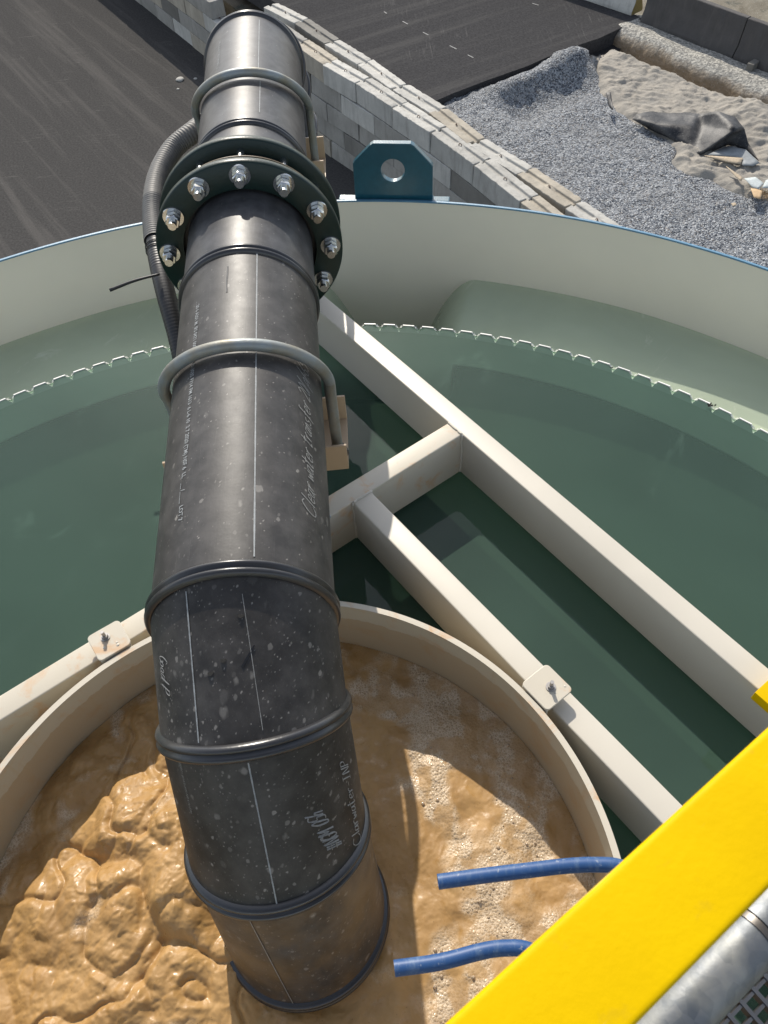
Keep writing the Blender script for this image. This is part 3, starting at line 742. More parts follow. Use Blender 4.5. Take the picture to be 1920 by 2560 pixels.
line(0, 289, s_of(4.9), 288.5, s_of(4.25), .004); line(0, 290.5, s_of(4.15), 290, s_of(3.82), .004)
line(1, 248, .08, 248, .93, .0045); line(1, 281, .15, 285, .9, .002, mat=CHALK)
line(2, 275, .06, 275, .96, .0042); line(3, 256, .06, 262, .95, .003, mat=CHALK)
# printed text (typed) wrapped on the skin
def typed(k, text, t0, s0, size, sx=1.0, dirn=1, name='printed_text', mat=WHITE, offset=.0):
    cu = bpy.data.curves.new(name, 'FONT'); cu.body = text; cu.size = size; cu.resolution_u = 2; cu.offset = offset
    ob = bpy.data.objects.new(name, cu); C.objects.link(ob); dg = bpy.context.evaluated_depsgraph_get(); dg.update()
    me = bpy.data.meshes.new_from_object(ob.evaluated_get(dg)); bpy.data.objects.remove(ob)
    L = seglen(k, t0)
    for v in me.vertices:
        u, vv_ = v.co.x * sx, v.co.y
        s_ = s0 + dirn * u / L; t = t0 + dirn * vv_ / PR
        v.co = surf(k, t, s_, .0024)
    me.update(); return link(name, me, mat, pipe)
txt = '. . 20 6 A201 M  IPS 0471 0006 W1 18 D-3035 F714 FM 1613  6 L-6 10  2 7 2020 (TM) NSF 6  LL   __ /____  LOT 7'
typed(0, txt, R_(239), s_of(2.46), .024, .92, offset=.0004)
typed(0, '1613  6 L-6 10  2 7 2020 (TM) NSF 6  LL', R_(240), s_of(4.75), .020, 1.05)
typed(2, 'IPS 0471  F714 D-3035 NSF 6 1613 FM', R_(230), .06, .012, .85, mat=CHALK)
# hand lettering from single strokes
G = {
 'C': [[(.9, .9), (.5, 1.05), (.1, .6), (.15, .05), (.6, -.05), (.95, .2)]], 'l': [[(.25, 1.1), (.1, .0)]], 'e': [[(.05, .28), (.45, .34), (.4, .55), (.15, .5), (.05, .2), (.2, 0), (.5, .08)]],
 'a': [[(.45, .5), (.15, .5), (.02, .15), (.2, 0), (.42, .3), (.46, .55), (.46, .0), (.56, .02)]], 'r': [[(.05, .55), (.1, 0), (.12, .35), (.35, .58), (.48, .5)]],
 'w': [[(.0, .5), (.12, 0), (.3, .4), (.45, 0), (.6, .55)]], 't': [[(.25, .95), (.18, .0), (.4, .05)], [(0, .62), (.5, .68)]], 'n': [[(.05, .5), (.08, 0), (.12, .35), (.32, .52), (.4, .0)]],
 's': [[(.4, .5), (.1, .45), (.15, .28), (.38, .2), (.3, .0), (.02, .05)]], 'f': [[(.5, 1.0), (.3, 1.0), (.22, .6), (.15, -.3)], [(.02, .5), (.42, .55)]], 'i': [[(.1, .5), (.12, 0)], [(.12, .75), (.14, .8)]],
 '-': [[(.05, .4), (.45, .42)]], 'I': [[(.25, 1), (.2, 0)], [(.05, 1), (.45, 1.02)], [(0, 0), (.4, .02)]], 'N': [[(.05, 0), (.12, 1), (.5, 0), (.58, 1.05)]], 'P': [[(.1, 0), (.18, 1)], [(.05, 1), (.5, 1.02), (.55, .65), (.15, .5)]],
 '#': [[(.2, 0), (.3, 1)], [(.45, 0), (.55, 1)], [(.02, .35), (.68, .38)], [(.05, .68), (.72, .7)]], 'M': [[(0, 0), (.12, 1), (.32, .3), (.55, 1.02), (.62, 0)]], 'A': [[(0, 0), (.3, 1.05), (.55, 0)], [(.1, .4), (.5, .42)]],
 'H': [[(.05, 0), (.12, 1)], [(.5, 0), (.58, 1)], [(.05, .5), (.56, .52)]], 'G': [[(.6, .85), (.3, 1), (.05, .5), (.25, 0), (.55, .1), (.58, .45), (.35, .45)]], 'O': [[(.3, 1), (.05, .6), (.15, 0), (.5, .1), (.55, .7), (.3, 1)]], '0': [[(.3, 1), (.08, .6), (.18, 0), (.45, .1), (.5, .7), (.3, 1)]],
 'S': [[(.55, .9), (.2, 1), (.1, .65), (.5, .4), (.4, .02), (.02, .1)]], 'h': [[(.1, 1.05), (.05, 0), (.12, .4), (.35, .5), (.4, 0)]], 'd': [[(.45, .5), (.15, .5), (.02, .15), (.2, 0), (.42, .3), (.55, 1.05), (.48, .0)]], 'o': [[(.25, .5), (.04, .3), (.15, 0), (.4, .1), (.42, .4), (.25, .5)]],
 '2': [[(.05, .8), (.3, 1), (.5, .7), (.02, 0), (.55, .02)]], '/': [[(0, -.1), (.4, 1.1)]], 'p': [[(.1, .5), (.02, -.45)], [(.08, .4), (.35, .55), (.42, .2), (.1, .05)]], '6': [[(.5, 1), (.15, .6), (.1, .1), (.4, 0), (.5, .3), (.15, .4)]],
 '5': [[(.55, 1), (.15, 1), (.1, .55), (.45, .5), (.45, .05), (.05, 0)]], '(': [[(.5, 1.2), (.1, .7), (.1, .2), (.4, -.25)]], '.': [[(.1, 0), (.13, .04)]], ' ': []}
def hand(k, text, t0, s0, hgt, adv, slant, drift=0.0, mat=CHALK, wdt=.0042, dirn=-1, lead=.22):
    """dirn -1: reads away from the camera / up the pipe, letter tops to the left"""
    bm = bmesh.new(); L = seglen(k, R_(t0)); u = 0
    for ch in text:
        for stroke in G.get(ch, []):
            P_ = []
            pts = spline([Vector((x, y, 0)) for x, y in stroke], 4) if len(stroke) > 2 else [Vector((x, y, 0)) for x, y in stroke]
            for p in pts:
                uu = u + p.x * hgt * adv + p.y * hgt * slant; vv_ = p.y * hgt + drift * u
                P_.append((R_(t0) + dirn * vv_ / PR, s0 + dirn * uu / L))
            LL = []
            for j, (t, s_) in enumerate(P_):
                a = surf(k, t, s_); b = surf(k, *P_[min(j + 1, len(P_) - 1)]); a0 = surf(k, *P_[max(j - 1, 0)])
                d = (b - a0).normalized(); sd_ = d.cross(math.cos(t) * PS + math.sin(t) * PDN).normalized(); ww = wdt * (.75 + .5 * random.random()) / 2
                LL.append((bm.verts.new(a - sd_ * ww), bm.verts.new(a + sd_ * ww)))
            for j in range(len(LL) - 1): bm.faces.new((LL[j][0], LL[j][1], LL[j + 1][1], LL[j + 1][0]))
        wch = {'C': 1.0, ' ': .45, 'l': .35, 'i': .25, '(': .5, 'w': .7, 'M': .75, '#': .8, '.': .3}.get(ch, .62)
        u += wch * hgt * adv
    return bmobj('hand_lettering', bm, mat, pipe)
hand(0, 'Clear water transfer 20/p/65', 333, s_of(1.455), .055, .74, .35, wdt=.0040)
hand(2, 'Clarwater-INP', 340, .95, .042, .82, .3, wdt=.0036)
hand(2, '#NGMY05h', 321, .80, .055, .52, .25, drift=.35, wdt=.0042)
hand(1, 'Good P', 219, .38, .042, .66, .5, wdt=.0028, dirn=1, mat=m_simple('faint_marker', (.20, .20, .195), .6))
# bore holes and a scar in the first mitred piece
HOLE = m_simple('hole_black', (.002, .002, .002), .9)
for t, s_ in ((279, .27), (267, .50), (259, .56)):
    bm = bmesh.new(); t = R_(t); n_ = math.cos(t) * PS + math.sin(t) * PDN; c_ = surf(1, t, s_, .0018); u_ = n_.cross(PH).normalized(); w_ = n_.cross(u_)
    vs = [bm.verts.new(c_ + .0085 * (math.cos(2 * math.pi * j / 14) * u_ + math.sin(2 * math.pi * j / 14) * w_)) for j in range(14)]; bm.faces.new(vs)
    bmobj('pipe_hole', bm, HOLE, pipe)
strip(1, [(R_(277 + j * 1.6), .55 - j * .022) for j in range(6)], .006, 'scar', m_simple('fresh_scar', (.006, .006, .006), .2), lift=.0018)
strip(0, [(R_(266 + .2 * math.sin(j)), s_of(2.60 - j * .02)) for j in range(9)], .006, 'scar', m_simple('tar_streak', (.004, .004, .004), .2), lift=.0016)

# ------------------------------------------------------------------ pipe supports
def ubolt(sup, yc, yl, zl, r=.0225):
    bm = bmesh.new(); pts = []; Ra = PR + .032
    for k in range(41):
        a = math.pi * k / 40; z = PZ + Ra * math.sin(a); y = yl + (yc - yl) * max(0, math.sin(a)) ** .8
        c_ = axp(y); pts.append(Vector((c_.x, y, 0)) + PS * Ra * math.cos(a) + Vector((0, 0, z)) - Vector((0, 0, PS.z * Ra * math.cos(a))))
    zz = [PZ - .08, PZ - .2, zl]
    pts = [Vector((pts[0].x, yl, z)) for z in zz[::-1]] + pts + [Vector((pts[-1].x, yl, z)) for z in zz]
    tube(bm, pts, r, 20); u = bmobj('u_bolt', bm, UB, sup, True)
    for q in (pts[0], pts[-1]):
        bm = bmesh.new(); n = 6; a_ = [bm.verts.new(Vector((q.x + .045 * math.cos(j * math.pi / 3), q.y + .045 * math.sin(j * math.pi / 3), zl + .012))) for j in range(n)]
        b_ = [bm.verts.new(v.co + Vector((0, 0, .03))) for v in a_]; bm.faces.new(a_[::-1]); bm.faces.new(b_)
        for j in range(n): bm.faces.new((a_[j], a_[(j + 1) % n], b_[(j + 1) % n], b_[j]))
        bmobj('u_bolt_nut', bm, RUBBER, u)
    return u
def channel(sup, xl, xr, y0, y1, zt, h, th=.011):
    bm = bmesh.new(); sk = PS.y
    ax = Vector((PS.x, PS.y, 0)).normalized(); mx = (xl + xr) / 2
    o = Vector((mx, (y0 + y1) / 2, 0)); hl = (xr - xl) / 2; hy = (y1 - y0) / 2
    for sy in (-1, 1): box(bm, o + Vector((0, sy * (hy - th / 2), zt - h / 2)), ax * hl, Vector((0, th / 2, 0)), Vector((0, 0, h / 2)), .002)
    box(bm, o + Vector((0, 0, zt - h + th / 2)), ax * hl, Vector((0, hy - th - .0005, 0)), Vector((0, 0, th / 2)))
    return bmobj('cross_channel', bm, TAN, sup, autos=40)
s1 = thing('pipe_stand', 'tan channel stand with U-bolt holding the pipe above the cross beam', 'pipe support', (-.45, 2.05, 0), 'pipe supports')
channel(s1, -.885, -.135, 2.135, 2.430, .42, .145); ubolt(s1, 2.11, 2.215, .285)
bm = bmesh.new(); box(bm, pA + DV * .11 + ZB * .0075, DV * .24, DU * .062, ZB * .0065, .002); bmobj('base_plate', bm, m_simple('grey_plate', (.32, .36, .40), .5), s1)
bm = bmesh.new(); box(bm, Vector((-.50, 2.14, .145)), Vector((.05, 0, 0)), Vector((0, .05, 0)), ZB * .128, .004); bmobj('post', bm, TAN, s1)
s2 = thing('pipe_stand', 'tan channel stand with U-bolt holding the pipe at the tank rim behind the flange', 'pipe support', (-.5, 4.45, 0), 'pipe supports')
channel(s2, -.96, -.212, 4.375, 4.665, .42, .145); ubolt(s2, 4.20, 4.44, .285)
bm = bmesh.new(); box(bm, Vector((-.58, 4.50, .155)), Vector((.06, 0, 0)), Vector((0, .06, 0)), ZB * .118, .004); bmobj('post', bm, TAN, s2)

# grey suction hose beside the flange
hose = thing('suction_hose', 'ribbed grey hose arching out beside the green flange and back under the pipe', 'hose', tuple(atd(330, 480, .45)))
hp = [(450, 262, .52), (418, 285, .55), (374, 322, .52), (342, 380, .48), (331, 450, .44), (338, 540, .40), (357, 630, .33), (382, 720, .22), (400, 800, .10), (420, 880, -.1), (430, 930, -.35)]
pts = spline([atd(*p) for p in hp], 40); cutn = int(len(pts) * .56)
bm = bmesh.new(); n = 22; acc = 0; rows = []; prev = None
Hd = []
for i in range(len(pts) - 1):
    L = (pts[i + 1] - pts[i]).length; m_ = max(1, int(L / .0035))
    for k in range(m_): Hd.append(pts[i].lerp(pts[i + 1], k / m_))
def hosepart(P_, r, amp, nm, mat):
    bm = bmesh.new(); prev = None; rows = []; acc = 0
    for i in range(len(P_)):
        d = (P_[min(i + 1, len(P_) - 1)] - P_[max(i - 1, 0)]).normalized(); acc += (P_[i] - P_[max(i - 1, 0)]).length
        u = (Vector((0, 0, 1)).cross(d)).normalized() if prev is None else (prev - d * prev.dot(d)).normalized(); prev = u; v = d.cross(u)
        rr = r + amp * (math.sin(acc * 2 * math.pi / .017))
        rows.append([bm.verts.new(P_[i] + rr * (math.cos(2 * math.pi * k / n) * u + math.sin(2 * math.pi * k / n) * v)) for k in range(n)])
    for i in range(len(rows) - 1):
        for k in range(n): bm.faces.new((rows[i][k], rows[i][(k + 1) % n], rows[i + 1][(k + 1) % n], rows[i + 1][k]))
    return bmobj(nm, bm, mat, hose, True)
cutn = int(len(Hd) * .50)
hosepart(Hd[:cutn], .0570, .0024, 'ribbed_hose', GHOSE); hosepart(Hd[cutn - 2:], .050, .0007, 'hose_sleeve', RUBBER)
ct = Hd[cutn + 10]
dd = (Hd[cutn + 12] - Hd[cutn + 8]).normalized(); uu = dd.cross(Vector((0, 0, 1))).normalized(); v_ = dd.cross(uu)
for o_ in (.0, .03):
    bm = bmesh.new(); tube(bm, [ct + dd * o_ + .054 * (math.cos(2 * math.pi * k / 24) * uu + math.sin(2 * math.pi * k / 24) * v_) for k in range(24)], .0028, 6, closed=True); bmobj('cable_tie', bm, RUBBER, hose, True)
bm = bmesh.new()
a_ = atd(345, 592, .42); b_ = atd(237, 627, .40)
tube(bm, spline([a_, a_.lerp(b_, .5) + Vector((0, 0, .008)), b_], 6), .0075, 8, rf=lambda t: .0060 + .0028 * t)
bmobj('cable_tie', bm, RUBBER, hose, True)['label'] = 'long loose black cable tie tail'

# blue dosing hoses sticking out over the well
def bhose(px, z, lab, end):
    pts = spline([atd(x, y, z_) for x, y, z_ in px], 10); o = thing('dosing_hose', lab, 'hose', tuple(pts[0]), 'blue hoses over the well')
    bm = bmesh.new(); tube(bm, pts, .0172, 24, caps=False); tube(bm, pts[:40], .0125, 16, caps=False); bmobj('hose_tube', bm, BHOSE, o, True)
    bm = bmesh.new(); d = (pts[1] - pts[0]).normalized(); u = d.cross(ZB).normalized(); v = d.cross(u)
    for k in range(24):
        pass
    ra = [bm.verts.new(pts[0] + .0172 * (math.cos(2 * math.pi * k / 24) * u + math.sin(2 * math.pi * k / 24) * v)) for k in range(24)]
    rb = [bm.verts.new(pts[0] + .0125 * (math.cos(2 * math.pi * k / 24) * u + math.sin(2 * math.pi * k / 24) * v)) for k in range(24)]
    for k in range(24): bm.faces.new((ra[k], ra[(k + 1) % 24], rb[(k + 1) % 24], rb[k]))
    bmobj('hose_end', bm, m_simple('dark_hose_bore', (.01, .03, .09), .5), o)
    return o
bhose([(946, 1905, .80), (1050, 1891, .80), (1150, 1879, .80), (1220, 1871, .80), (1285, 1868, .80), (1345, 1874, .80), (1440, 1915, .78), (1560, 2000, .72)], .8, 'upper blue hose, straight with a slight bend, pointing over the foam', None)
bhose([(852, 2092, .80), (950, 2078, .80), (1040, 2055, .80), (1090, 2048, .80), (1140, 2052, .80), (1200, 2085, .79), (1300, 2165, .75)], .8, 'lower blue hose ending right beside the black pipe', None)

# ------------------------------------------------------------------ walkway at the camera
AX = Vector((.8345, .551, 0)); AN = Vector((-.551, .8345, 0))
rail = thing('guard_rail', 'thick yellow painted top rail of the walkway in the lower right corner', 'railing', (.2, .1, 1.0))
zr = 2.10
u0, u1 = atd(960, 2212, zr), atd(1659, 1570, zr); l0 = atd(1510, 2075, zr); wv = (l0 - u0); wv = wv - AX * wv.dot(AX); 
bm = bmesh.new(); o = u0.lerp(u1, .5) + wv / 2 - ZB * .025; box(bm, o, AX * 1.6, wv / 2, ZB * .025, .006, 4)
bmobj('top_rail', bm, YEL, rail, autos=40)
wn_ = wv.normalized()
for s_ in (-1.3, 1.5):
    bm = bmesh.new(); box(bm, o + AX * s_ - ZB * (.025 + .55), AX * .025, wn_ * .025, ZB * .549, .004)
    bmobj('rail_post', bm, YEL, rail, autos=40)
cond = thing('conduit_pipe', 'galvanized steel conduit with a coupling running beside the yellow rail', 'pipe', (.4, .1, 1.4))
zc = 1.72
ca = at(1300 + 1200 / 2.676, 2100 + 1010 / 2.676, zc)
rcon = .0335
bm = bmesh.new(); tube(bm, [ca - AX * 1.2, ca + AX * 1.6], rcon, 40); bmobj('conduit_tube', bm, GALV, cond, True)
cp = at(1300 + 1600 / 2.676, 2100 + 600 / 2.676, zc); cpt = ca + AX * (cp - ca).dot(AX)
bm = bmesh.new(); tube(bm, [cpt - AX * .004, cpt + AX * .10], rcon + .0042, 40); bmobj('coupling', bm, GALV, cond, autos=40)
bm = bmesh.new(); tube(bm, [cpt - AX * .014, cpt - AX * .005], rcon + .002, 40); bmobj('lock_ring', bm, m_simple('dark_steel', (.12, .11, .10), .4, .8), cond, autos=40)
grate = thing('walkway_grating', 'dark grey open bar grating of the walkway in the bottom right corner', 'grating', (.7, .0, .95))
bm = bmesh.new(); zg_ = .98; g0 = at(1300 + 1480 / 2.676, 2100 + 1100 / 2.676, zg_)
e1 = AX; e2 = -AN
for i in range(-20, 34): box(bm, g0 + e1 * i * .036 + e2 * .28, e1 * .004, e2 * .40, ZB * .014)
for j in range(-6, 30): box(bm, g0 + e2 * j * .025 + e1 * .2 - ZB * .0013, e1 * .95, e2 * .0030, ZB * .0120)
bmobj('grating_panel', bm, m_simple('dark_grating', (.055, .06, .07), .5, .3), grate)
fr = bmesh.new(); box(fr, g0 + e2 * -.125 + e1 * .2 + ZB * .02, e1 * 1.0, e2 * .004, ZB * .05); bmobj('toe_plate', fr, m_simple('dark_toe_plate', (.05, .05, .055), .5), grate)
yb = thing('walkway_bracket', 'small yellow bracket resting on the long cream beam at the right edge', 'bracket', (1.5, 1.1, .0))
k0 = at(1886, 1732, .05); bm = bmesh.new(); box(bm, k0 + DV * .35 + DU * .09 - ZB * .022, DV * .35, DU * .09, ZB * .026, .004); bmobj('bracket_plate', bm, YEL, yb, autos=40)

# ================================================================== YARD
ZT, ZG, ZU = -8.0, -11.0, -8.2
def sheet(name, pts, z, mat, th=0, **kw):
    v = [Vector((p[0], p[1], z)) for p in pts]; n = len(v); f = [tuple(range(n))]
    if th:
        v += [p - ZB * th for p in v]; f += [tuple(range(2 * n - 1, n - 1, -1))] + [(i, i + n, (i + 1) % n + n, (i + 1) % n) for i in range(n)]
    return tag(mesh(name, v, f, mat), **kw)
sheet('ground', [(-400, -400), (400, -400), (400, 400), (-400, 400)], ZG - .15, FARG, kind='structure')
sheet('lower_asphalt', [(-60, -30), (2, -30), (7.5, 13.0), (3.5, 18.6), (-.6, 26.2), (-9.5, 41.5), (-19, 57), (-60, 57)], ZG, ASPH_L, kind='structure')
AE = [at(960 + x / 1.728, y / 1.728, ZU) for x, y in ((180, 455), (300, 402), (450, 345), (620, 285), (780, 214), (930, 165), (1050, 108), (1090, 80))]
ae = [(p.x, p.y) for p in AE]
sheet('upper_asphalt', [(1.9, 23.2)] + ae + [(10.2, 27.2), (-3, 48), (-14, 64), (-26, 60), (-11.2, 45.6), (-2.6, 31.4)], ZU, ASPH_U, th=.55, kind='structure')
# earth under the yard
sheet('yard_fill', [(2.0, 22.6), (6.4, 15.5), (8, 5), (40, 5), (60, 60), (-14, 70), (-26.5, 60), (-11.2, 45.4)], -9.05, FARG, th=1.8, kind='structure')
# dashed marks and a painted square on the upper asphalt
bm = bmesh.new()
for (x0_, y0_, x1_, y1_) in ((0, 50, 12, 58), (80, 92, 104, 104), (168, 139, 192, 151), (284, 197, 314, 212), (362, 237, 386, 249), (640, 14, 668, 22)):
    a = at(960 + x0_ / 1.728, y0_ / 1.728, ZU + .006); b = at(960 + x1_ / 1.728, y1_ / 1.728, ZU + .006); d = (b - a).normalized(); s_ = Vector((-d.y, d.x, 0)) * .022
    bm.faces.new([bm.verts.new(q) for q in (a - s_, b - s_, b + s_, a + s_)])
tag(bmobj('road_marking', bm, m_simple('worn_road_paint', (.24, .24, .235), .8, var=.5, nscale=20)), kind='structure')

def blockmesh(a, b, inward, w_, h, mat, groove=True, loop=True, lab='', parts=True):
    """a,b: top front edge end points; inward: unit vector to the back"""
    L = (b - a).length; d = (b - a) / L; g = .006 + random.random() * .012
    jit = inward * random.uniform(-.02, .02) + d * random.uniform(-.008, .008) + ZB * random.uniform(-.01, .008); a = a + jit; b = b + jit
    bm = bmesh.new(); gd, gw = .06, .075
    if groove: prof = [(0, -h), (0, 0), (w_ / 2 - gw, 0), (w_ / 2 - gw + .025, -gd), (w_ / 2 + gw - .025, -gd), (w_ / 2 + gw, 0), (w_, 0), (w_, -h)]
    else: prof = [(0, -h), (0, 0), (w_, 0), (w_, -h)]
    nl = 18; rows = []; sd_ = random.randint(0, 200)
    fin = []
    for i in range(nl + 1):
        t = i / nl; row = []
        for j, (x, z) in enumerate(prof):
            p = a + d * (g + (L - 2 * g) * t) + inward * (x + (.0 if 0 < x < w_ else (g * .5 if x == 0 else -g * .5))) + ZB * z
            if z == 0 and (x in (0, w_)): p += inward * (1 if x == 0 else -1) * abs(random.gauss(0, .008)) - ZB * abs(random.gauss(0, .009))
            elif z == 0: p += ZB * random.gauss(0, .003)
            if groove and -gd <= z < 0 and (abs(t - .5) < .06 and 0 < x < w_): p.z = a.z - .02
            row.append(bm.verts.new(p))
        rows.append(row)
    m_ = len(prof)
    for i in range(nl):
        for j in range(m_): bm.faces.new((rows[i][j], rows[i + 1][j], rows[i + 1][(j + 1) % m_], rows[i][(j + 1) % m_]))
    bm.faces.new(rows[0]); bm.faces.new(rows[-1][::-1])
    # knocked-off corners
    for v in bm.verts:
        for c_ in (rows[0][1].co.copy() if v is not rows[0][1] else None,): pass
    for row in (rows[0], rows[-1]):
        k = abs(random.gauss(0, .03)); q = d if row is rows[0] else -d
        row[1].co += q * k + inward * k * .6 - ZB * k * .5; row[m_ - 2].co += q * abs(random.gauss(0, .02))
    o = bmobj('concrete_block', bm, mat, None, autos=32)
    b_ = o.modifiers.new('b', 'BEVEL'); b_.width = .014; b_.segments = 2; b_.limit_method = 'ANGLE'; b_.angle_limit = R_(40)
    tag(o, lab, 'concrete block', 'big concrete blocks of the retaining wall')
    if loop:
        c_ = a + d * L / 2 + inward * w_ / 2; bm = bmesh.new()
        pts = [c_ + d * (.05 * math.cos(q_)) + ZB * (.05 * math.sin(q_) - .02) + inward * (.012 * math.sin(q_ * 2)) for q_ in np.linspace(-.3, math.pi + .3, 12)]
        pts2 = [c_ + (d * .7 + inward * .7) * (.045 * math.cos(q_)) + ZB * (.042 * math.sin(q_) - .02) for q_ in np.linspace(-.3, math.pi + .3, 12)]
        tube(bm, pts, .0075, 6); tube(bm, pts2, .0075, 6); lp = bmobj('lifting_loop', bm, RUSTY, o, True)
    return o
fr_px = [(805, 160.7), (887.3, 207.4), (979, 269), (1074, 330.7), (1182.8, 411), (1298.5, 503.5)]
F = [at(x, y, ZT) for x, y in fr_px]
dl = Vector((-.505, .863, 0)); Fl = [F[0] + dl * 1.86 * k for k in range(12, 0, -1)]; dr = (F[-1] - F[-2]).normalized()
F = Fl + F + [F[-1] + dr * 1.95, F[-1] + dr * 3.9]
def inw(a, b): d = (b - a).normalized(); v = Vector((-d.y, d.x, 0)); return v if v.x > 0 else -v
cols = {'tan': CON_T, 'pale': CON_W, 'grey': CON_G, 'dark': CON_D}
seqF = ['grey', 'pale', 'grey', 'grey', 'grey', 'tan', 'grey', 'pale', 'pale', 'tan', 'grey', 'tan', 'pale', 'pale', 'pale', 'pale', 'pale', 'tan', 'pale', 'pale', 'pale']
ordn = ['first', 'second', 'third', 'fourth', 'fifth', 'sixth', 'seventh', 'eighth', 'ninth', 'tenth', 'eleventh', 'twelfth', 'thirteenth', 'fourteenth', 'fifteenth', 'sixteenth', 'seventeenth', 'eighteenth', 'nineteenth', 'twentieth', 'farthest']
HB = .6; nF = len(F) - 1
rown = ['top', 'second', 'third', 'fourth', 'bottom']
for c_ in range(5):
    z = ZT - c_ * HB
    for i in range(nF):
        a, b = F[i], F[i + 1]
        if c_ % 2 == 1:
            if i == nF - 1: continue
            a, b = F[i].lerp(F[i + 1], .5), F[i + 1].lerp(F[i + 2], .5)
        if i in (7, 8) and c_ < 2: continue
        if i == 9 and c_ < 1: continue
        a = Vector((a.x, a.y, z - .002 * c_)); b = Vector((b.x, b.y, z - .002 * c_)); iw = inw(a, b)
        cn = seqF[i] if c_ == 0 else random.choice(['grey', 'grey', 'grey', 'tan', 'grey', 'pale', 'tan', 'dark'])
        topmost = c_ == 0 or (i in (7, 8) and c_ == 2) or (i == 9 and c_ == 1)
        if c_ > 0 and i >= nF - 2: continue
        blockmesh(a, b, iw, .60, HB - .012, cols[cn], groove=topmost, loop=topmost,
                  lab=f"{cn} concrete block in the {rown[c_]} front course, {ordn[nF - 1 - i]} from the tank")
bk_px = [(693, 5.6), (771.5, 44.8), (850, 97), (934.7, 147.5), (1019.4, 208.2), (1115.6, 266.6), (1214.6, 344), (1336, 416.7), (1458.8, 497.7), (1580, 578)]
Bk = [at(x, y, ZT) for x, y in bk_px]; Bk.append(Bk[-1] + (Bk[-1] - Bk[-2]).normalized() * 1.9)
seqB = ['pale', 'dark', 'pale', 'pale', 'pale', 'tan', 'pale', 'tan', 'pale', 'pale']
for i in range(len(Bk) - 1):
    a, b = Bk[i], Bk[i + 1]; iw = -inw(a, b)
    blockmesh(a, b, iw, .60, HB - .012, cols[seqB[i]], lab=f"{seqB[i]} concrete block in the rear top row, {ordn[len(Bk) - 2 - i]} from the tank")
    a2, b2 = a - ZB * HB, b - ZB * HB

# jersey barriers
def barrier(p, d, L, lab, mat=CON_B, endmat=None, h=1.07):
    prof = [(-.30, 0), (-.30, .09), (-.19, .33), (-.10, h - .02), (-.08, h), (.08, h), (.10, h - .02), (.19, .33), (.30, .09), (.30, 0)]
    n_ = Vector((-d.y, d.x, 0)); bm = bmesh.new(); nl = 10
    rows = [[bm.verts.new(p + d * (L * i / nl) + n_ * (x + random.gauss(0, .002)) + ZB * z) for x, z in prof] for i in range(nl + 1)]
    m_ = len(prof)
    for i in range(nl):
        for j in range(m_): bm.faces.new((rows[i][j], rows[i + 1][j], rows[i + 1][(j + 1) % m_], rows[i][(j + 1) % m_]))
    f0 = bm.faces.new(rows[0]); f1 = bm.faces.new(rows[-1][::-1])
    o = bmobj('jersey_barrier', bm, mat, None, autos=25); b_ = o.modifiers.new('b', 'BEVEL'); b_.width = .012; b_.segments = 2; b_.limit_method = 'ANGLE'; b_.angle_limit = R_(40)
    tag(o, lab, 'barrier', 'concrete barriers along the far edge of the yard')
    if endmat:
        bm = bmesh.new(); e_ = p + d * L if endmat[1] else p; sg = 1 if endmat[1] else -1
        bm.faces.new([bm.verts.new(e_ + d * sg * .004 + n_ * x * .96 + ZB * (z * .97 + .01)) for x, z in prof]); bmesh.ops.solidify(bm, geom=bm.faces[:], thickness=.006); bmobj('barrier_end', bm, endmat[0], o)
    return o
j0 = at(960 + 1105 / 1.728, 95 / 1.728, ZU); j1 = at(960 + 1505 / 1.728, 255 / 1.728, ZU); jd = (j1 - j0).normalized(); jn = Vector((-jd.y, jd.x, 0))
if jn.x < 0: jn = -jn
base = j0 + jn * .30
Lb = (j1 - j0).length
barrier(base, jd, Lb - .03, 'dark concrete jersey barrier between the earth bank and the road, nearest the asphalt')
barrier(base + jd * Lb, jd, 3.0, 'dark concrete jersey barrier cut off by the right edge of the photo')
g0_ = at(960 + 1060 / 1.728, 68 / 1.728, ZU); g1_ = at(960 + 860 / 1.728, 0, ZU); gd_ = (g1_ - g0_).normalized(); gn = Vector((-gd_.y, gd_.x, 0)); gn = gn if gn.x > 0 else -gn
barrier(g0_ + gn * .32 - gd_ * .05, gd_, 3.1, 'pale concrete barrier with a yellow painted end at the top of the asphalt', CON_W, (m_simple('yellow_end_paint', (.42, .32, .12), .7), False))
barrier(g0_ + gn * .32 + gd_ * 3.1, gd_, 3.1, 'pale concrete barrier behind the one with the yellow end', CON_W)
# small loose concrete block on the ledge
bm = bmesh.new(); bb = at(1560 + 1475 / 4.608, 790 / 4.608, ZU); e_ = (at(1560 + 1510 / 4.608, 740 / 4.608, ZU) - at(1560 + 1425 / 4.608, 800 / 4.608, ZU)).normalized()
box(bm, bb + ZB * .10, e_ * .22, Vector((-e_.y, e_.x, 0)) * .10, ZB * .10, .012); tag(bmobj('loose_block', bm, CON_D, None, autos=40), 'small loose concrete block lying on the ledge beside the barrier', 'concrete block')
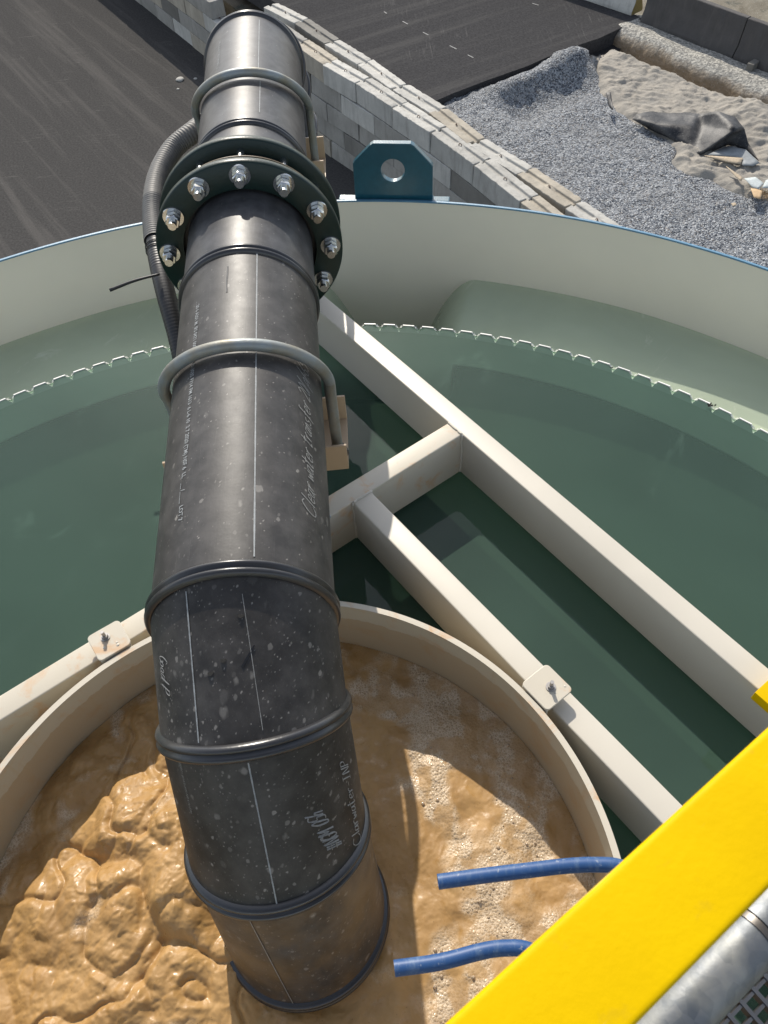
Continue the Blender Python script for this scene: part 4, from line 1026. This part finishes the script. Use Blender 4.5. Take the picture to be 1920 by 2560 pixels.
# ledge and cut bank below the barriers
bx = base - jn * .30 - jd * .7; nb = 260; L = 12.0; prof = []
prof_pts = [(.65, -.02), (.3, 0), (-.15, .0), (-.45, .015), (-.66, .0), (-.85, -.06), (-1.0, -.16), (-1.08, -.28), (-1.12, -.48), (-1.16, -.68), (-1.25, -.86), (-1.5, -1.0), (-1.9, -1.1)]
vv = []; fa = []
for i in range(nb + 1):
    s_ = L * i / nb
    for j, (x, z) in enumerate(prof_pts):
        k = .06 if 3 < j < 11 else .02
        wob = k * 2.2 * float(fbm(np.array(s_ * 1.1), np.array(j * .2), 3, 5)) + k * float(fbm(np.array(s_ * 5.), np.array(j * .8), 3, 9)); shr = -.0 * s_
        hh = sstep(0, .5, np.array(s_ + .0)) 
        p = bx + jd * s_ + jn * (x + wob + shr) + ZB * ((z) + wob * .5 - (1 - float(hh)) * .12)
        vv.append((p.x, p.y, p.z)); fa.append(1.0 if 7 <= j <= 9 else (.6 if j in (6, 10) else 0.0))
m_ = len(prof_pts); ff = np.array([(i * m_ + j, (i + 1) * m_ + j, (i + 1) * m_ + j + 1, i * m_ + j + 1) for i in range(nb) for j in range(m_ - 1)])
tag(grid_mesh('earth_bank', np.array(vv), ff, BANK, {'face': np.array(fa)}), kind='structure')
bm = bmesh.new()   # broken stones at the foot of the bank
for k in range(120):
    s_ = random.uniform(.3, 11.5); p = bx + jd * s_ + jn * (-1.22 + random.gauss(0, .05)) + ZB * (-.74 + random.gauss(0, .03)); r = random.uniform(.03, .09)
    g = bmesh.ops.create_icosphere(bm, subdivisions=1, radius=r, matrix=Matrix.Translation(p))
    for v in g['verts']: v.co += Vector((random.gauss(0, r * .2), random.gauss(0, r * .2), random.gauss(0, r * .15)))
tag(bmobj('bank_rubble', bm, CON_D), kind='stuff')
sheet('far_road', [tuple((base + jn * .0 + jd * -14)[:2]), tuple((base + jn * .0 + jd * 30)[:2]), tuple((base + jn * 60 + jd * 30)[:2]), tuple((base + jn * 60 - jd * 14)[:2])], ZU - .25, FARG, kind='structure')

# gravel heap and sand as height fields
def hf(name, x0_, x1_, y0_, y1_, step, fz, mat, keep=None, **kw):
    gx = np.arange(x0_, x1_, step); gy = np.arange(y0_, y1_, step); X_, Y_ = np.meshgrid(gx, gy); Z_ = fz(X_, Y_); n1, n2 = X_.shape
    k = keep(X_, Y_) if keep else np.ones_like(X_, bool)
    idx = -np.ones((n1, n2), int); ii = np.where(k); idx[ii] = np.arange(len(ii[0])); vv = np.stack([X_[ii], Y_[ii], Z_[ii]], 1)
    a_ = idx[:-1, :-1]; b_ = idx[:-1, 1:]; c_ = idx[1:, 1:]; d_ = idx[1:, :-1]; ok = (a_ >= 0) & (b_ >= 0) & (c_ >= 0) & (d_ >= 0)
    return tag(grid_mesh(name, vv, np.stack([a_[ok], b_[ok], c_[ok], d_[ok]], 1), mat), **kw)
def polydist(X_, Y_, poly):
    """signed distance (positive inside) to a polygon"""
    ins = np.zeros(X_.shape, bool); dm = np.full(X_.shape, 1e9); n = len(poly)
    for i in range(n):
        x1, y1 = poly[i]; x2, y2 = poly[(i + 1) % n]
        cond_ = ((y1 > Y_) != (y2 > Y_)) & (X_ < (x2 - x1) * (Y_ - y1) / ((y2 - y1) or 1e-9) + x1); ins ^= cond_
        t = np.clip(((X_ - x1) * (x2 - x1) + (Y_ - y1) * (y2 - y1)) / ((x2 - x1) ** 2 + (y2 - y1) ** 2), 0, 1)
        dm = np.minimum(dm, np.hypot(X_ - x1 - t * (x2 - x1), Y_ - y1 - t * (y2 - y1)))
    return np.where(ins, dm, -dm)
edge_d = (AE[5] - AE[1]); edge_d.normalize(); en = Vector((edge_d.y, -edge_d.x, 0))     # towards the camera
def gravz(X_, Y_):
    q = (X_ - AE[1].x) * en.x + (Y_ - AE[1].y) * en.y          # distance from the asphalt edge
    al = (X_ - AE[1].x) * edge_d.x + (Y_ - AE[1].y) * edge_d.y
    z = -8.30 + .05 * fbm(X_ * .5, Y_ * .5, 3, 12) + .07 * fbm(X_ * 1.1, Y_ * 1.1, 3, 15) + .05 * fbm(X_ * 5, Y_ * 5, 3, 18)
    z = z - .10 * sstep(.45, .0, q) + .02
    ridge = np.exp(-((q - .85) / .42) ** 2) * .30 * sstep(.2, 1.2, al) * sstep(5.6, 3.6, al)
    hollow = np.exp(-((q - 1.95) / .55) ** 2) * .26 * sstep(.0, 1.2, al) * sstep(4.6, 3.0, al)
    z = z + ridge - hollow
    pk = np.exp(-((X_ - 6.6) / .9) ** 2 - ((Y_ - 25.3) / 1.2) ** 2) * .28
    tq = (X_ - bx.x) * jn.x + (Y_ - bx.y) * jn.y
    return z + pk - .7 * np.maximum(sstep(.1, .6, polydist(X_, Y_, spoly)), sstep(-2.5, -1.9, tq))
bkl = [(p.x, p.y) for p in Bk]
gpoly = [(p[0] - .25 if 0 else p[0] - .1, p[1] - .05) for p in bkl[4:]] + [(7.5, 13), (9, 4), (16, 4), (16, 16), (9.9, 17.5), (9.0, 26.5)] + [(x, y - .0) for x, y in ae[::-1]]
sb = [at(960 + x / 1.728, y / 1.728, -8.25) for x, y in ((880, 290), (910, 345), (935, 400), (990, 480), (1080, 540), (1200, 600), (1235, 640), (1215, 690), (1290, 760), (1400, 780), (1480, 830), (1560, 860), (1700, 880))]
cc = lambda x, y: (lambda p: (p.x, p.y))(at(960 + x / 1.728, y / 1.728, -8.3))
spoly = [(p.x, p.y) for p in sb] + [(16, 17), (13.2, 20.0), (11.2, 23.0), (9.6, 25.6), cc(1085, 225), cc(1040, 205), cc(965, 205), cc(905, 250)]
wedge = [cc(782, 205), cc(1060, 90), cc(1100, 110), cc(1010, 185), cc(1000, 215), cc(940, 235), cc(893, 292), cc(865, 262), cc(825, 225)]
sheet('dark_soil', wedge, -8.62, m_simple('black_soil', (.012, .012, .013), .95, var=.4, nscale=6, bump=.8, bs=12, bd=.05), kind='structure')
hf('gravel', 1.4, 14.5, 8, 28.2, .055, gravz, GRAV, lambda X_, Y_: (polydist(X_, Y_, gpoly) > -.35) & (polydist(X_, Y_, [(1.9, 23.2)] + ae + [(10.2, 27.2), (9, 34), (-3, 34)]) < .12) & (polydist(X_ + .1 * fbm(X_ * 3, Y_ * 3, 3, 70), Y_, wedge) < .0), label='blue grey crushed stone filling the yard behind the block wall', cat='gravel', kind='stuff')
def sandz(X_, Y_):
    dd = polydist(X_ + .12 * fbm(X_ * 2, Y_ * 2, 3, 33), Y_ + .12 * fbm(X_ * 2, Y_ * 2, 3, 35), spoly)
    z = -8.62 + .40 * sstep(-.35, .45, dd)
    rx, ry = rot2(X_, Y_, .5)
    z = z + .075 * np.abs(fbm(rx * 2.6, ry * 4.2, 4, 41)) * 2 * sstep(0, .5, dd) + .05 * fbm(X_ * 1.2, Y_ * 1.2, 3, 44)
    # ridge beside the liner
    z = z + .32 * np.exp(-((X_ - 11.0) / .75) ** 2 - ((Y_ - 21.1) / 1.1) ** 2)
    # falls away towards the trench at the bank
    tq = (X_ - bx.x) * jn.x + (Y_ - bx.y) * jn.y
    return z - .50 * sstep(-2.2, -1.35, tq)
hf('sand', 6.6, 15.5, 12, 27.6, .045, sandz, SAND, lambda X_, Y_: (polydist(X_, Y_, spoly) > -.5) & (((X_ - bx.x) * jn.x + (Y_ - bx.y) * jn.y) < -1.05), label='pale grey sand with footprints around the black liner', cat='sand', kind='stuff')

# black liner: crumpled sheet half buried in the sand
def lin(x, y, z): return at(1400 + x / 3.19, y / 3.19, z)
V = dict(a=lin(575, 955, -8.10), a2=lin(610, 915, -8.02), b=lin(740, 890, -8.05), c=lin(860, 905, -8.05), d=lin(1000, 900, -8.05), e=lin(1110, 910, -7.9), f=lin(1260, 890, -7.62), g=lin(1395, 935, -7.70), h=lin(1470, 1030, -7.78),
         i=lin(1500, 1130, -8.0), j=lin(1590, 1290, -8.15), k=lin(1480, 1190, -8.12), l=lin(1340, 1160, -8.22), n=lin(1120, 1238, -8.20), o=lin(1030, 1170, -8.20), p=lin(880, 1105, -8.20), q=lin(740, 1040, -8.22), r=lin(800, 1005, -8.0), s=lin(1040, 1005, -7.92),
         t=lin(1240, 1080, -7.86), u=lin(1405, 1040, -7.60), v=lin(1130, 1000, -8.02), w=lin(1090, 1120, -8.12), x=lin(1330, 1100, -8.02))
tri = ['a a2 r', 'a2 b r', 'b c r', 'c s r', 'c d s', 'd e s', 'e v s', 'a r q', 'r p q', 'r s p', 's o p', 's w o', 's v w', 'w n o', 'v t w', 't n w', 'e f v', 'f u v', 'v u t', 't u n', 'f g u', 'g h u', 'u x n', 'u h x', 'x l n', 'h k x', 'x k l', 'h i k', 'i j k']
keys = list(V); bm = bmesh.new(); bv_ = {k: bm.verts.new(V[k]) for k in keys}
for t in tri:
    try: bm.faces.new([bv_[k] for k in t.split()])
    except ValueError: pass
bmesh.ops.subdivide_edges(bm, edges=bm.edges[:], cuts=3, use_grid_fill=True)
for _ in range(1): bmesh.ops.smooth_vert(bm, verts=[v for v in bm.verts if not v.is_boundary], factor=.35, use_axis_x=True, use_axis_y=True, use_axis_z=True)
for v in bm.verts: v.co.z += .025 * float(fbm(np.array(v.co.x * 2.5), np.array(v.co.y * 2.5), 2, 90))
o = bmobj('plastic_liner', bm, SHEET, None, True); sm = o.modifiers.new('s', 'SOLIDIFY'); sm.thickness = .008
tag(o, 'crumpled black plastic liner sticking out of the grey sand', 'plastic sheet')
def flat(name, pts, z, mat, lab, cat, th=.012, dz=None):
    bm = bmesh.new(); P_ = [lin(x, y, z + (dz[i] if dz else 0)) for i, (x, y) in enumerate(pts)]; bm.faces.new([bm.verts.new(p) for p in P_])
    bmesh.ops.triangulate(bm, faces=bm.faces[:]); bmesh.ops.subdivide_edges(bm, edges=bm.edges[:], cuts=2, use_grid_fill=True); o = bmobj(name, bm, mat, None, True); s_ = o.modifiers.new('s', 'SOLIDIFY'); s_.thickness = th; return tag(o, lab, cat)
flat('board_scrap', [(1150, 1242), (1460, 1262), (1440, 1312), (1330, 1295)], -8.06, CARD, 'thin tan board scrap below the black liner', 'board')
flat('liner_flap', [(1180, 1235), (1340, 1165), (1480, 1195), (1590, 1300), (1540, 1325), (1450, 1320), (1455, 1262)], -8.09, m_simple('dusty_grey_liner', (.24, .26, .27), .7, var=.25, nscale=8), 'dusty grey flap of sheeting lying in front of the liner', 'plastic sheet')
flat('board_scrap', [(1325, 1328), (1460, 1420), (1445, 1445), (1395, 1405)], -8.06, CARD, 'narrow tan board scrap on the sand edge by the gravel', 'board')
flat('rag', [(1470, 1425), (1560, 1415), (1625, 1465), (1580, 1510), (1530, 1490)], -8.02, PADG, 'pale grey rag lying on the gravel edge by the right border', 'rag')
flat('rag', [(1640, 1440), (1700, 1420), (1700, 1500), (1610, 1500)], -8.0, PADG, 'pale rag cut off by the right border of the photo', 'rag')
flat('board_scrap', [(1520, 1505), (1570, 1510), (1612, 1525), (1600, 1590), (1545, 1575)], -8.03, m_simple('tan_board', (.46, .32, .18), .8), 'brighter tan board piece beside the dry straw tuft', 'board')
flat('liner_scrap', [(365, 740), (405, 735), (415, 800), (425, 885), (390, 850)], -8.03, SHEET, 'small black liner corner poking out of the sand near the gravel', 'plastic sheet', dz=[.12, .15, .05, .0, -.05])
flat('board_chip', [(1365, 1625), (1395, 1618), (1410, 1635), (1380, 1650)], -8.18, CARD, 'small pale chip lying on the gravel near the tank rim', 'board')
bm = bmesh.new(); sc0 = lin(1640, 1560, -8.15)
for k in range(260):
    a = sc0 + Vector((random.gauss(0, .13), random.gauss(0, .10), random.uniform(0, .08))); d_ = Vector((random.gauss(0, 1), random.gauss(0, 1), random.gauss(.2, .3))).normalized() * random.uniform(.06, .16); s_ = d_.cross(ZB).normalized() * .005
    bm.faces.new([bm.verts.new(q) for q in (a - s_, a + s_, a + d_ + s_ * .3, a + d_ - s_ * .3)])
tag(bmobj('straw_tuft', bm, STRAW), 'tuft of dry brown straw at the right border on the gravel', 'straw')
# stones lying on the lower asphalt
for (x, y, r, lab) in ((915, 850, .16, 'round pale stone lying on the lower asphalt beside the wall shadow'), (895, 965, .06, 'small pale stone below the big round one on the asphalt'), (1085, 850, .07, 'small pale stone inside the wall shadow')):
    bm = bmesh.new(); p = at(240 + x / 4.366, y / 4.366, ZG + r * .5)
    bmesh.ops.create_icosphere(bm, subdivisions=3, radius=r, matrix=Matrix.Translation(p - ZB * r * .3) @ Matrix.Scale(.4, 4, (0, 0, 1)))
    for v in bm.verts: v.co += (v.co - p) * .25 * float(fbm(np.array(v.co.x * 9), np.array(v.co.y * 9 + v.co.z * 7), 2, 3))
    tag(bmobj('stone', bm, CON_W, None, True), lab, 'stone')
